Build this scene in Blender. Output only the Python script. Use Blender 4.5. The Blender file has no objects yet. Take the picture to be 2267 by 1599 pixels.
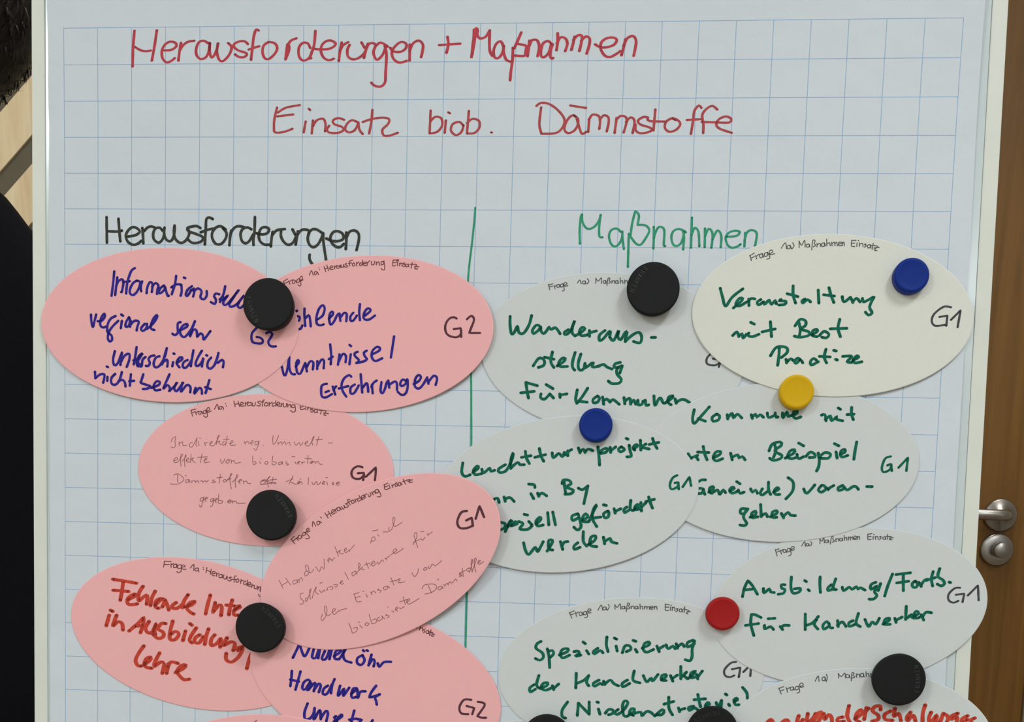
import bpy, bmesh, math, random
from mathutils import Matrix, Vector

scene = bpy.context.scene
COL = scene.collection
random.seed(7)

# ------------------------------------------------------------------ camera
# The flip chart leans back a little.  Everything fixed to it is described in
# millimetres on its own sheet (X right, Y down, H out of the sheet).
LEAN = math.radians(4.0)
ZC = 1.13
SN, CS = math.sin(LEAN), math.cos(LEAN)
BOARD = Matrix(((1, 0, 0, 0), (0, SN, -CS, 0), (0, CS, SN, ZC), (0, 0, 0, 1)))

def board(X, Y, H=0.0):
    return BOARD @ Matrix.Translation((X / 1000, -Y / 1000, H / 1000))

def bdir(v):                       # direction given as sheet X, Y(down), Z(into the sheet)
    return (BOARD.to_3x3() @ Vector((v[0], -v[1], -v[2]))).normalized()

CAM_POS, CAM_FWD, CAM_UP = ((83.97807, 151.8757, -780.18833), (-0.0779, 0.07754, 0.99394), (-0.03635, -0.99653, 0.07489))
cam_data = bpy.data.cameras.new('camera')
cam = bpy.data.objects.new('camera', cam_data)
COL.objects.link(cam)
_f, _u = bdir(CAM_FWD), bdir(CAM_UP)
_r = _f.cross(_u).normalized(); _u = _r.cross(_f).normalized()
_loc = BOARD @ Vector((CAM_POS[0] / 1000, -CAM_POS[1] / 1000, -CAM_POS[2] / 1000))
cam.matrix_world = Matrix(((_r.x, _u.x, -_f.x, _loc.x), (_r.y, _u.y, -_f.y, _loc.y), (_r.z, _u.z, -_f.z, _loc.z), (0, 0, 0, 1)))
cam_data.sensor_width = 36.0
cam_data.lens = 2400.000005602669 / 2267 * 36.0
cam_data.shift_y = 690 / 2267
cam_data.clip_start = 0.05
scene.camera = cam

# ------------------------------------------------------------------ world, lamps, exposure
world = bpy.data.worlds.new('world'); scene.world = world
world.use_nodes = True
world.node_tree.nodes['Background'].inputs[0].default_value = (0.8, 0.9, 1.0, 1)
world.node_tree.nodes['Background'].inputs[1].default_value = 0.05

def area(name, loc, sx, sy, power, col, tilt=(0, 0, 0)):
    l = bpy.data.lights.new(name, 'AREA'); l.shape = 'RECTANGLE'; l.size = sx; l.size_y = sy
    l.energy = power; l.color = col
    o = bpy.data.objects.new(name, l); o.location = loc; o.rotation_euler = tilt
    COL.objects.link(o); return o
area('ceiling_area_light', (-1.73, -2.57, 2.68), 0.42, 0.95, 39, (0.93, 1.0, 1.0), (0, 0, math.radians(-27.5)))
area('ceiling_area_light', (1.05, -1.25, 2.68), 0.34, 0.75, 21.5, (0.93, 1.0, 1.02))
area('wall_lamp_light', (1.495, -3.54, 2.45), 0.30, 0.15, 3.5, (0.93, 1.0, 1.02), (math.pi / 2, 0, 0))
area('ceiling_area_light', (-0.2, -2.9, 2.68), 1.2, 0.5, 21.5, (0.91, 0.98, 1.0))
area('ceiling_area_light', (-1.5, 0.1, 2.68), 0.34, 0.8, 8, (1.0, 0.98, 0.94))
area('ceiling_area_light', (0.95, 0.74, 2.68), 0.9, 0.14, 20, (1.0, 0.97, 0.90))  # added unseen light close to the door, brightens it below the lintel

scene.view_settings.view_transform = 'Standard'
scene.view_settings.look = 'None'
scene.view_settings.gamma = 1.0
scene.view_settings.use_curve_mapping = False
scene.view_settings.exposure = 0.05

# ------------------------------------------------------------------ helpers
GAIN = 0.76
def lin(c):
    c /= 255.0
    return c / 12.92 if c <= 0.04045 else ((c + 0.055) / 1.055) ** 2.4
def rgb(r, g, b, k=GAIN):
    return (min(lin(r) / k, 0.97), min(lin(g) / k, 0.97), min(lin(b) / k, 0.97), 1.0)

def material(name, col, rough=0.8, spec=0.2, metal=0.0, noise=None, bump=None):
    """noise = (scale, amount) colour variation, bump = [(scale, strength, distance), ...]"""
    m = bpy.data.materials.new(name); m.use_nodes = True
    nt = m.node_tree; bs = nt.nodes['Principled BSDF']
    bs.inputs['Base Color'].default_value = col
    bs.inputs['Roughness'].default_value = rough
    bs.inputs['Specular IOR Level'].default_value = spec
    bs.inputs['Metallic'].default_value = metal
    tc = nt.nodes.new('ShaderNodeTexCoord')
    if noise:
        n = nt.nodes.new('ShaderNodeTexNoise'); n.inputs['Scale'].default_value = noise[0]; n.inputs['Detail'].default_value = 3
        nt.links.new(tc.outputs['Object'], n.inputs['Vector'])
        mp = nt.nodes.new('ShaderNodeMapRange')
        mp.inputs[1].default_value = 0.3; mp.inputs[2].default_value = 0.7
        mp.inputs[3].default_value = 1 - noise[1]; mp.inputs[4].default_value = 1 + noise[1]
        nt.links.new(n.outputs['Fac'], mp.inputs[0])
        mx = nt.nodes.new('ShaderNodeVectorMath'); mx.operation = 'SCALE'
        mx.inputs[0].default_value = col[:3]
        nt.links.new(mp.outputs[0], mx.inputs['Scale'])
        nt.links.new(mx.outputs[0], bs.inputs['Base Color'])
    prev = None
    for sc, st, di in (bump or []):
        n = nt.nodes.new('ShaderNodeTexNoise'); n.inputs['Scale'].default_value = sc; n.inputs['Detail'].default_value = 4
        nt.links.new(tc.outputs['Object'], n.inputs['Vector'])
        b = nt.nodes.new('ShaderNodeBump'); b.inputs['Strength'].default_value = st; b.inputs['Distance'].default_value = di
        nt.links.new(n.outputs['Fac'], b.inputs['Height'])
        if prev: nt.links.new(prev.outputs[0], b.inputs['Normal'])
        prev = b
    if prev: nt.links.new(prev.outputs[0], bs.inputs['Normal'])
    return m

def wood(name, c1, c2, stretch, scale, rough=0.5, axis=2, spec=0.3):
    m = bpy.data.materials.new(name); m.use_nodes = True
    nt = m.node_tree; bs = nt.nodes['Principled BSDF']; bs.inputs['Roughness'].default_value = rough
    bs.inputs['Specular IOR Level'].default_value = spec
    tc = nt.nodes.new('ShaderNodeTexCoord'); mp = nt.nodes.new('ShaderNodeMapping')
    s = [scale] * 3; s[axis] = scale / stretch; mp.inputs['Scale'].default_value = s
    nt.links.new(tc.outputs['Object'], mp.inputs['Vector'])
    n = nt.nodes.new('ShaderNodeTexNoise'); n.inputs['Scale'].default_value = 1.0; n.inputs['Detail'].default_value = 6; n.inputs['Distortion'].default_value = 0.6
    nt.links.new(mp.outputs[0], n.inputs['Vector'])
    r = nt.nodes.new('ShaderNodeValToRGB'); r.color_ramp.elements[0].position = 0.32; r.color_ramp.elements[1].position = 0.68
    r.color_ramp.elements[0].color = c1; r.color_ramp.elements[1].color = c2
    nt.links.new(n.outputs['Fac'], r.inputs['Fac']); nt.links.new(r.outputs['Color'], bs.inputs['Base Color'])
    b = nt.nodes.new('ShaderNodeBump'); b.inputs['Strength'].default_value = 0.15; b.inputs['Distance'].default_value = 0.001
    nt.links.new(n.outputs['Fac'], b.inputs['Height']); nt.links.new(b.outputs[0], bs.inputs['Normal'])
    return m

def link(name, bm, mat, parent=None, smooth=False, matrix=None):
    me = bpy.data.meshes.new(name); bm.normal_update(); bm.to_mesh(me); bm.free()
    if smooth:
        for p in me.polygons: p.use_smooth = True
    o = bpy.data.objects.new(name, me); COL.objects.link(o)
    if mat: me.materials.append(mat)
    if parent is not None: o.parent = parent
    elif matrix is not None: o.matrix_world = matrix
    return o

def empty(name, matrix):
    o = bpy.data.objects.new(name, None); o.empty_display_size = 0.05; COL.objects.link(o); o.matrix_world = matrix; return o

def tag(o, label=None, cat=None, group=None, kind=None):
    if label: o['label'] = label
    if cat: o['category'] = cat
    if group: o['group'] = group
    if kind: o['kind'] = kind
    return o

def box(bm, x0, x1, y0, y1, z0, z1, bevel=0.0):
    vs = [bm.verts.new((x, y, z)) for x in (x0, x1) for y in (y0, y1) for z in (z0, z1)]
    fs = [(0, 1, 3, 2), (4, 6, 7, 5), (0, 4, 5, 1), (2, 3, 7, 6), (0, 2, 6, 4), (1, 5, 7, 3)]
    faces = [bm.faces.new([vs[i] for i in f]) for f in fs]
    if bevel:
        es = list({e for f in faces for e in f.edges})
        bmesh.ops.bevel(bm, geom=es, offset=bevel, segments=2, affect='EDGES', profile=0.6)

def lathe(bm, prof, seg=96):
    """prof = [(r, h), ...] around local z"""
    rings = []
    for r, h in prof:
        if r < 1e-9: rings.append([bm.verts.new((0, 0, h))])
        else: rings.append([bm.verts.new((r * math.cos(2 * math.pi * i / seg), r * math.sin(2 * math.pi * i / seg), h)) for i in range(seg)])
    for a, b in zip(rings, rings[1:]):
        for i in range(seg):
            j = (i + 1) % seg
            if len(a) == 1 and len(b) == 1: continue
            if len(a) == 1: bm.faces.new((a[0], b[i], b[j]))
            elif len(b) == 1: bm.faces.new((a[i], a[j], b[0]))
            else: bm.faces.new((a[i], a[j], b[j], b[i]))
    bmesh.ops.recalc_face_normals(bm, faces=bm.faces)

def tube(bm, pts, r, seg=12, caps=True):
    pts = [Vector(p) for p in pts]
    rr = r if isinstance(r, (list, tuple)) else [r] * len(pts)
    rings = []
    ref = Vector((0.13, 0.27, 0.95))
    for i, p in enumerate(pts):
        d = (pts[min(i + 1, len(pts) - 1)] - pts[max(i - 1, 0)]).normalized()
        a = d.cross(ref)
        if a.length < 1e-3: a = d.cross(Vector((1, 0, 0)))
        a.normalize(); b = d.cross(a).normalized()
        rings.append([bm.verts.new(p + rr[i] * (math.cos(2 * math.pi * k / seg) * a + math.sin(2 * math.pi * k / seg) * b)) for k in range(seg)])
    for a, b in zip(rings, rings[1:]):
        for k in range(seg):
            bm.faces.new((a[k], a[(k + 1) % seg], b[(k + 1) % seg], b[k]))
    if caps:
        bm.faces.new(rings[0][::-1]); bm.faces.new(rings[-1])
    bmesh.ops.recalc_face_normals(bm, faces=bm.faces)

# ---- pen strokes: smoothed line swept with a flat nib, lying on a surface
def smooth_line(p, step):
    if len(p) == 2:
        n = max(1, int(math.dist(*p) / step))
        return [(p[0][0] + (p[1][0] - p[0][0]) * i / n, p[0][1] + (p[1][1] - p[0][1]) * i / n) for i in range(n + 1)]
    segs = [[p[0]]]                       # a doubled point is a sharp corner
    for q in p[1:]:
        if math.dist(q, segs[-1][-1]) < 1e-6: segs.append([q])
        else: segs[-1].append(q)
    out = []
    for s in segs:
        if len(s) < 2: continue
        q = [s[0]] + s + [s[-1]]
        for i in range(1, len(q) - 2):
            a, b, c, d = q[i - 1], q[i], q[i + 1], q[i + 2]
            n = max(2, int(math.dist(b, c) / step))
            for k in range(n):
                t = k / n
                out.append(tuple(0.5 * (2 * b[j] + (c[j] - a[j]) * t + (2 * a[j] - 5 * b[j] + 4 * c[j] - d[j]) * t * t + (3 * b[j] - a[j] - 3 * c[j] + d[j]) * t ** 3) for j in (0, 1)))
        out.append(s[-1])
    return out

def nib_half(nx, ny, w, h):
    return 0.5 * math.sqrt((w * nx) ** 2 + (h * ny) ** 2)

def add_stroke(bm, pts, w, h, zfun, dz, taper=0.0):
    step = max(0.35, min(w * 0.5, 1.0))
    L = smooth_line(pts, step)
    L2 = [L[0]]
    for q in L[1:]:
        if math.dist(q, L2[-1]) > 0.03: L2.append(q)
    L = L2
    def P(x, y): return bm.verts.new((x / 1000, -y / 1000, (zfun(x, y) + dz) / 1000))
    def disc(c):
        n = 14
        vs = [P(c[0] + w / 2 * math.cos(2 * math.pi * k / n), c[1] + h / 2 * math.sin(2 * math.pi * k / n)) for k in range(n)]
        bm.faces.new(vs[::-1])
    if len(L) < 2:
        disc(L[0]); return
    prev = None
    for i, (x, y) in enumerate(L):
        a, b = L[max(i - 1, 0)], L[min(i + 1, len(L) - 1)]
        dx, dy = b[0] - a[0], b[1] - a[1]; l = math.hypot(dx, dy) or 1
        nx, ny = -dy / l, dx / l
        k = nib_half(nx, ny, w, h)
        k *= 1 + 0.05 * math.sin(i * 0.7 + x * 0.3)
        cur = (P(x + nx * k, y + ny * k), P(x - nx * k, y - ny * k))
        if prev:
            bm.faces.new((prev[0], prev[1], cur[1], cur[0]))
        prev = cur
    disc(L[0]); disc(L[-1])

def fix_up(bm):                     # all ink faces look out of the sheet
    bm.normal_update()
    for f in bm.faces:
        if f.normal.z < 0: f.normal_flip()

# ------------------------------------------------------------------ materials
PAPER = bpy.data.materials.new('squared_paper'); PAPER.use_nodes = True
def build_paper(m):
    nt = m.node_tree; bs = nt.nodes['Principled BSDF']; N = nt.nodes.new; Lk = nt.links.new
    bs.inputs['Roughness'].default_value = 0.85; bs.inputs['Specular IOR Level'].default_value = 0.15
    tc = N('ShaderNodeTexCoord'); sp = N('ShaderNodeSeparateXYZ'); Lk(tc.outputs['Object'], sp.inputs[0])
    def M(op, a, b=None, c=None):
        n = N('ShaderNodeMath'); n.operation = op
        for i, v in enumerate((a, b, c)):
            if v is None: continue
            if isinstance(v, (int, float)): n.inputs[i].default_value = v
            else: Lk(v, n.inputs[i])
        return n.outputs[0]
    gx = M('ADD', M('DIVIDE', sp.outputs[0], 0.025), 12.5)          # 0..25 across
    gy = M('ADD', M('DIVIDE', sp.outputs[1], -0.025), 9.5)          # 0.. downwards
    half = 0.46 / 25 / 2
    def near(v): return M('LESS_THAN', M('ABSOLUTE', M('SUBTRACT', v, M('ROUND', v))), half)
    inx = M('MULTIPLY', M('GREATER_THAN', gx, -half), M('LESS_THAN', gx, 25 + half))
    iny = M('MULTIPLY', M('GREATER_THAN', gy, -half), M('LESS_THAN', gy, 36 + half))
    line = M('MULTIPLY', M('MAXIMUM', near(gx), near(gy)), M('MULTIPLY', inx, iny))
    ns = N('ShaderNodeTexNoise'); ns.inputs['Scale'].default_value = 700; Lk(tc.outputs['Object'], ns.inputs['Vector'])
    amt = M('MULTIPLY', line, M('ADD', 0.62, M('MULTIPLY', ns.outputs['Fac'], 0.4)))
    mx = N('ShaderNodeMix'); mx.data_type = 'RGBA'
    mx.inputs[6].default_value = rgb(191, 197, 204); mx.inputs[7].default_value = rgb(108, 148, 188)
    Lk(amt, mx.inputs[0]); Lk(mx.outputs[2], bs.inputs['Base Color'])
    prev = None
    for sc, st, di in ((9, 0.30, 0.012), (38, 0.34, 0.0025), (900, 0.12, 0.0004)):
        n = N('ShaderNodeTexNoise'); n.inputs['Scale'].default_value = sc; n.inputs['Detail'].default_value = 3
        Lk(tc.outputs['Object'], n.inputs['Vector'])
        b = N('ShaderNodeBump'); b.inputs['Strength'].default_value = st; b.inputs['Distance'].default_value = di
        Lk(n.outputs['Fac'], b.inputs['Height'])
        if prev: Lk(prev.outputs[0], b.inputs['Normal'])
        prev = b
    Lk(prev.outputs[0], bs.inputs['Normal'])
build_paper(PAPER)

CARDB = [(1500, 0.10, 0.0003), (14, 0.12, 0.004)]
PINK = material('pink_card', rgb(220, 164, 166), 0.85, 0.12, noise=(500, 0.012), bump=CARDB)
WHITE = material('white_card', rgb(189, 193, 193), 0.85, 0.12, noise=(500, 0.010), bump=CARDB)
CREAM = material('cream_card', rgb(201, 202, 194), 0.85, 0.12, noise=(500, 0.010), bump=CARDB)
INKS = {k: material('ink_' + k, rgb(*c), 0.7, 0.1, noise=(160, v)) for k, (c, v) in {
    'red': ((166, 62, 72), 0.14), 'red2': ((158, 68, 72), 0.10), 'black': ((56, 58, 53), 0.10), 'green': ((52, 136, 106), 0.12),
    'blue': ((44, 36, 126), 0.22), 'redm': ((178, 62, 48), 0.16), 'greenm': ((18, 92, 73), 0.20),
    'capp': ((112, 66, 70), 0.05), 'capw': ((86, 86, 84), 0.05), 'penp': ((138, 88, 94), 0.05),
    'gpink': ((84, 50, 58), 0.06), 'gwhite': ((66, 66, 70), 0.06)}.items()}
RUBBER = material('black_plastic', (0.010, 0.011, 0.011, 1), 0.6, 0.16, bump=[(900, 0.15, 0.0003)])
RUBBER_TXT = material('black_plastic_text', (0.022, 0.023, 0.023, 1), 0.4, 0.4)
BLUEP = material('blue_plastic', rgb(13, 40, 118), 0.5, 0.14)
YELLOWP = material('yellow_plastic', rgb(192, 152, 8), 0.5, 0.16)
REDP = material('red_plastic', rgb(146, 22, 24), 0.5, 0.15)
FRAME = material('cream_lacquer', rgb(199, 202, 194), 0.45, 0.35, noise=(30, 0.02))
WBOARD = material('whiteboard_enamel', rgb(184, 194, 196), 0.18, 0.55)
METAL = material('brushed_steel', (0.36, 0.34, 0.32, 1), 0.34, 0.5, 1.0, bump=[(400, 0.08, 0.0003)])
GREYMETAL = material('grey_metal', (0.4, 0.4, 0.41, 1), 0.4, 0.5, 0.8)

# ------------------------------------------------------------------ the room
ROOM_W, ROOM_L = (-2.7, 2.5), (-3.6, 1.21)
PLASTER = material('white_plaster', (0.72, 0.71, 0.68, 1), 0.9, 0.1, noise=(3, 0.02), bump=[(120, 0.1, 0.002)])
DARKWALL = material('dark_backing', rgb(98, 92, 78), 0.8, 0.2, noise=(18, 0.08))
FLOORM = wood('floor_boards', (0.16, 0.11, 0.07, 1), (0.26, 0.19, 0.12, 1), 14, 30, 0.4, axis=1)
PINE = wood('pine_panel', rgb(206, 181, 144), rgb(228, 207, 172), 16, 62, 0.6, axis=2)
DOORM = wood('door_veneer', rgb(94, 64, 23), rgb(116, 81, 35), 22, 55, 0.42, axis=2)

def shell(name, x0, x1, y0, y1, z0, z1, m):
    bm = bmesh.new(); box(bm, x0, x1, y0, y1, z0, z1); return tag(link(name, bm, m), kind='structure')
X0, X1 = ROOM_W; Y0, Y1 = ROOM_L
shell('floor', X0, X1, Y0, Y1, -0.1, 0, FLOORM)
shell('ceiling', X0, X1, Y0, Y1, 2.75, 2.85, PLASTER)
shell('wall_left', X0 - 0.1, X0, Y0, Y1, 0, 2.75, PLASTER)
shell('wall_right', X1, X1 + 0.1, Y0, Y1, 0, 2.75, PLASTER)
shell('wall_front', X0, X1, Y0 - 0.1, Y0, 0, 2.75, PLASTER)
wall_back = shell('wall_back', X0, X1, Y1, Y1 + 0.12, 0, 2.75, PLASTER)

# diagonal pine boards over a dark backing, left part of the back wall
bm = bmesh.new(); box(bm, X0 + 0.01, -0.30, Y1 - 0.012, Y1 + 0.002, 0.02, 2.74)
tag(link('backing_panel', bm, DARKWALL, wall_back), 'dark backing showing between the pine boards')
bm = bmesh.new()
PL_Z0, PL_LIGHT, PL_PERIOD = 2.6394, 0.0952, 0.1430
def clip_poly(poly, axis, val, keep_less):
    out = []
    for i in range(len(poly)):
        a, b = poly[i], poly[(i + 1) % len(poly)]
        ina = (a[axis] <= val) == keep_less; inb = (b[axis] <= val) == keep_less
        if ina: out.append(a)
        if ina != inb:
            t = (val - a[axis]) / (b[axis] - a[axis])
            out.append((a[0] + t * (b[0] - a[0]), a[1] + t * (b[1] - a[1])))
    return out
k = -22
while k < 22:
    zb = PL_Z0 + k * PL_PERIOD        # z - x of the lower edge
    zt = zb + PL_LIGHT
    xa, xb = X0 - 1, 0.6
    poly = [(xa, xa + zb), (xb, xb + zb), (xb, xb + zt), (xa, xa + zt)]
    for ax, v, kl in ((0, X0 + 0.012, False), (0, -0.305, True), (1, 0.03, False), (1, 2.73, True)):
        if poly: poly = clip_poly(poly, ax, v, kl)
    if len(poly) >= 3:
        lo = [bm.verts.new((p[0], Y1 - 0.016, p[1])) for p in poly]
        hi = [bm.verts.new((p[0], Y1 - 0.012, p[1])) for p in poly]
        bm.faces.new(lo); bm.faces.new(hi[::-1])
        for i in range(len(poly)):
            j = (i + 1) % len(poly); bm.faces.new((lo[i], hi[i], hi[j], lo[j]))
    k += 1
bmesh.ops.recalc_face_normals(bm, faces=bm.faces)
tag(link('pine_boards', bm, PINE, wall_back), 'pale pine boards set diagonally')

# the door sits in a deep recess of the back wall
RX1 = 0.8287
bm = bmesh.new()
box(bm, RX1 + 0.08, X1, 0.92, Y1, 0, 2.75); box(bm, -0.295, RX1 - 0.93 - 0.08, 0.92, Y1, 0, 2.75); box(bm, RX1 - 1.01, RX1 + 0.08, 0.92, Y1, 2.145, 2.75)
tag(link('wall_recess', bm, PLASTER), kind='structure')

# brown door with lever handle and thumb turn
DX1 = 0.8287
DX0 = DX1 - 0.93
DY = 1.150
door = bpy.data.objects.new('door_1', None); COL.objects.link(door); door.location = (DX0, DY, 0); tag(door, kind='structure')
bm = bmesh.new(); box(bm, 0, DX1 - DX0, 0, 0.04, 0.006, 2.06, 0.002); link('door_leaf', bm, DOORM, door)
FRM = material('door_frame_paint', rgb(196, 180, 150), 0.5, 0.3)
bm = bmesh.new()
W_ = DX1 - DX0
box(bm, -0.075, -0.004, -0.012, Y1 - DY + 0.002, 0, 2.14, 0.003); box(bm, W_ + 0.004, W_ + 0.075, -0.012, Y1 - DY + 0.002, 0, 2.14, 0.003); box(bm, -0.0035, W_ + 0.0035, -0.012, Y1 - DY + 0.002, 2.064, 2.14, 0.003)
link('door_frame', bm, FRM, door)
def at_door(name, X, Z):
    o = bpy.data.objects.new(name, None); COL.objects.link(o); o.parent = door; o.location = (X - DX0, 0, Z); o.rotation_euler = (math.pi / 2, 0, 0); return o
HX, HZ = 0.7617, 1.0477
bm = bmesh.new(); lathe(bm, [(0, 0), (0.0275, 0), (0.0275, 0.0065), (0.0255, 0.009), (0.012, 0.0095), (0.0115, 0.012), (0.0, 0.012)])
hnd = link('handle_rose', bm, METAL, door, True); hnd.location = (HX - DX0, 0, HZ); hnd.rotation_euler = (math.pi / 2, 0, 0)
bm = bmesh.new(); tube(bm, [(0, 0, 0.008), (0, 0, 0.034), (-0.003, 0, 0.042), (-0.010, 0, 0.047), (-0.02, 0, 0.048), (-0.125, 0, 0.048)], 0.0092, 20)
link('handle_lever', bm, METAL, hnd, True)
LX, LZ = 0.7608, 0.9892
bm = bmesh.new(); lathe(bm, [(0, 0), (0.0275, 0), (0.0275, 0.0065), (0.0255, 0.0085), (0.012, 0.009), (0.0, 0.009)])
esc = link('lock_rose', bm, METAL, door, True); esc.location = (LX - DX0, 0, LZ); esc.rotation_euler = (math.pi / 2, 0, 0)
bm = bmesh.new(); lathe(bm, [(0, 0.008), (0.0085, 0.008), (0.0085, 0.015), (0.0125, 0.018), (0.0135, 0.022), (0.0135, 0.031), (0.0125, 0.0325), (0, 0.0315)])
link('thumb_turn', bm, METAL, esc, True)

# ------------------------------------------------------------------ flip chart easel
YT, YB = -420.0, 720.0          # top and bottom of the board on the sheet axes
easel = empty('flip_chart_easel', board(0, YB, -12))
tag(easel, 'white flip chart board with cream frame standing on metal legs', 'flip chart')
def lx(Y): return -337.6 + 0.0006 * (Y + 100)
def rx(Y): return 343.3 + 0.0052 * (Y + 50)
def sl(Y): return -327.2 + 0.0016 * Y
def sr(Y): return 333.2 + 0.0063 * Y
def rail(bm, xa, xb, y0, y1, h0, h1, bev=1.2):
    vs = []
    for Y in (y0, y1):
        for X in (xa(Y), xb(Y)):
            for H in (h0, h1):
                vs.append(bm.verts.new((X / 1000, (YB - Y) / 1000, (H + 12) / 1000)))
    fs = [(0, 1, 3, 2), (4, 6, 7, 5), (0, 4, 5, 1), (2, 3, 7, 6), (0, 2, 6, 4), (1, 5, 7, 3)]
    faces = [bm.faces.new([vs[i] for i in f]) for f in fs]
    bmesh.ops.recalc_face_normals(bm, faces=faces)
    bmesh.ops.bevel(bm, geom=list({e for f in faces for e in f.edges}), offset=bev / 1000, segments=2, affect='EDGES', profile=0.6)
bm = bmesh.new(); rail(bm, lx, lambda Y: sl(Y) - 0.15, YT, YB, -20, -1.0, 0.8); link('frame_rail', bm, FRAME, easel)
bm = bmesh.new(); rail(bm, lambda Y: sr(Y) + 0.15, rx, YT, YB, -20, -1.0, 0.8); link('frame_rail', bm, FRAME, easel)
bm = bmesh.new(); rail(bm, lambda Y: sl(Y) + 0.2, lambda Y: sr(Y) - 0.2, YB - 12, YB, -20, -1.0, 0.8); link('frame_rail', bm, FRAME, easel)
bm = bmesh.new(); rail(bm, lambda Y: sl(Y) + 0.2, lambda Y: sr(Y) - 0.2, YT, YT + 12, -20, -1.0, 0.8); link('frame_rail', bm, FRAME, easel)
bm = bmesh.new(); rail(bm, lambda Y: sl(Y), lambda Y: sr(Y), YT + 12.3, YB - 12.3, -18, -1.6, 0.3); link('whiteboard_panel', bm, WBOARD, easel)
bm = bmesh.new(); rail(bm, lambda Y: -270, lambda Y: 270, YT + 20, YT + 52, 3.5, 14, 2); link('clamp_bar', bm, GREYMETAL, easel)
inv = easel.matrix_world.inverted()
def leg(name, a, b, r):
    bm = bmesh.new(); tube(bm, [inv @ Vector(a), inv @ Vector(b)], r, 16); return link(name, bm, GREYMETAL, easel, True)
pl = board(-300, 520, -34).translation; pr = board(300, 520, -34).translation; pt = board(0, -300, -34).translation
for nm, p, q in (('leg', pl, (-0.36, -0.20, 0.012)), ('leg', pr, (0.36, -0.20, 0.012)), ('leg', pt, (0, 0.46, 0.012))):
    l_ = leg(nm, p, q, 0.0125)
    bm = bmesh.new(); tube(bm, [inv @ Vector((q[0], q[1], 0.0)), inv @ Vector((q[0], q[1], 0.03))], 0.017, 16); link('rubber_foot', bm, RUBBER, l_, True)
for Y in (-310, 510):
    bm = bmesh.new(); rail(bm, lambda Y: -325, lambda Y: 325, Y, Y + 34, -44, -20, 2); link('cross_bar', bm, GREYMETAL, easel)

# ------------------------------------------------------------------ flip chart pad
pad = empty('flip_chart_pad', board(0, 0, 0))
tag(pad, 'squared flip chart pad with red heading and two columns of cards', 'paper pad')
PT, PB = -372.0, 640.0
def pl_x(Y): return -324.2 - 0.0016 * max(Y - 60, 0)
def pr_x(Y): return 326.6 + 0.0052 * (Y + 50)
def sheet_h(X, Y):
    """gentle waves of the top sheet (mm)"""
    t = min(max(0.0, -110 - Y) / 140.0, 1.12)            # bellies out a little below the clamp
    k = min(max(0.0, (-267 - Y) / 85.0), 1.0); k = k * k * (3 - 2 * k)
    curl = (2.4 + 0.003 * X) * t ** 3 * (1 - k) + 0.9 * k
    e = max(0, abs(X) - 285) / 40.0
    return 0.03 + 0.25 * e * e * (0.6 + 0.5 * math.sin(Y * 0.021 + (2 if X > 0 else 0))) + curl
def sheet(xa, xb, hf, nx, ny, wob=0.0, seed=0):
    bm = bmesh.new(); rows = []
    for j in range(ny + 1):
        Y = PT + (PB - PT) * j / ny; row = []
        a = xa(Y) + wob * (0.5 * math.sin(Y * 0.11 + seed) + 0.35 * math.sin(Y * 0.043 + 1.7 * seed) + 0.25 * math.sin(Y * .29 + seed))
        b = xb(Y) + wob * (0.3 * math.sin(Y * 0.05 + seed))
        for i in range(nx + 1):
            X = a + (b - a) * i / nx
            row.append(bm.verts.new((X / 1000, -Y / 1000, hf(X, Y) / 1000)))
        rows.append(row)
    for j in range(ny):
        for i in range(nx):
            bm.faces.new((rows[j + 1][i], rows[j + 1][i + 1], rows[j][i + 1], rows[j][i]))
    return bm
top_sheet = link('top_sheet', sheet(pl_x, pr_x, sheet_h, 72, 150, 0.35, 1.0), PAPER, pad, True)
UNDER = material('under_paper', rgb(191, 197, 201), 0.85, 0.12)
for s in range(4):
    link('under_sheet', sheet(lambda Y: pl_x(Y) + 0.25 * s + 0.2, lambda Y: pr_x(Y) - 0.4 - 0.3 * s, lambda X, Y, s=s: -0.2 - 0.3 * s, 4, 60, 0.25, 2.0 + s), UNDER, pad)

# ------------------------------------------------------------------ cards
CARDS = {
 'C1': (1.5, None, (-233.855, -30.157, 95.791, 54.784, 0.02)),
 'C2': (1.0, (1, 0, -0.2, 2.2), (-91.597, -25.676, 94.458, 54.765, -0.07)),
 'C3': (0.5, None, (-161.748, 72.09, 94.956, 54.651, 0.004)),
 'C4': (1.6, (1, 0, -0.9, 2.6), (-75.504, 136.305, 94.681, 54.007, -0.469)),
 'C5': (0.5, None, (-211.835, 192.805, 96.844, 54.757, 0.167)),
 'C6': (1.0, None, (-77.542, 224.293, 95.252, 54.937, 0.254)),
 'C7': (1.5, None, (-151.421, 305.227, 95.008, 54.995, 0.042)),
 'W1': (0.55, None, (86.461, -14.398, 93.249, 55.774, 0.064)),
 'W2': (1.9, None, (236.05, -41.882, 95.159, 54.832, 0.031)),
 'W3': (1.25, None, (205.83, 58.806, 95.061, 55.075, -0.019)),
 'W4': (1.75, None, (57.117, 84.42, 93.908, 54.946, -0.112)),
 'W5': (0.8, None, (258.064, 158.33, 95.137, 55.339, -0.12)),
 'W6': (0.35, None, (107.637, 210.738, 94.929, 54.961, -0.064)),
 'W7': (1.35, None, (268.941, 255.706, 94.864, 55.066, -0.039)),
 'W8': (0.05, None, (44.344, 301.355, 95.0, 55.0, -0.0))}
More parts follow.
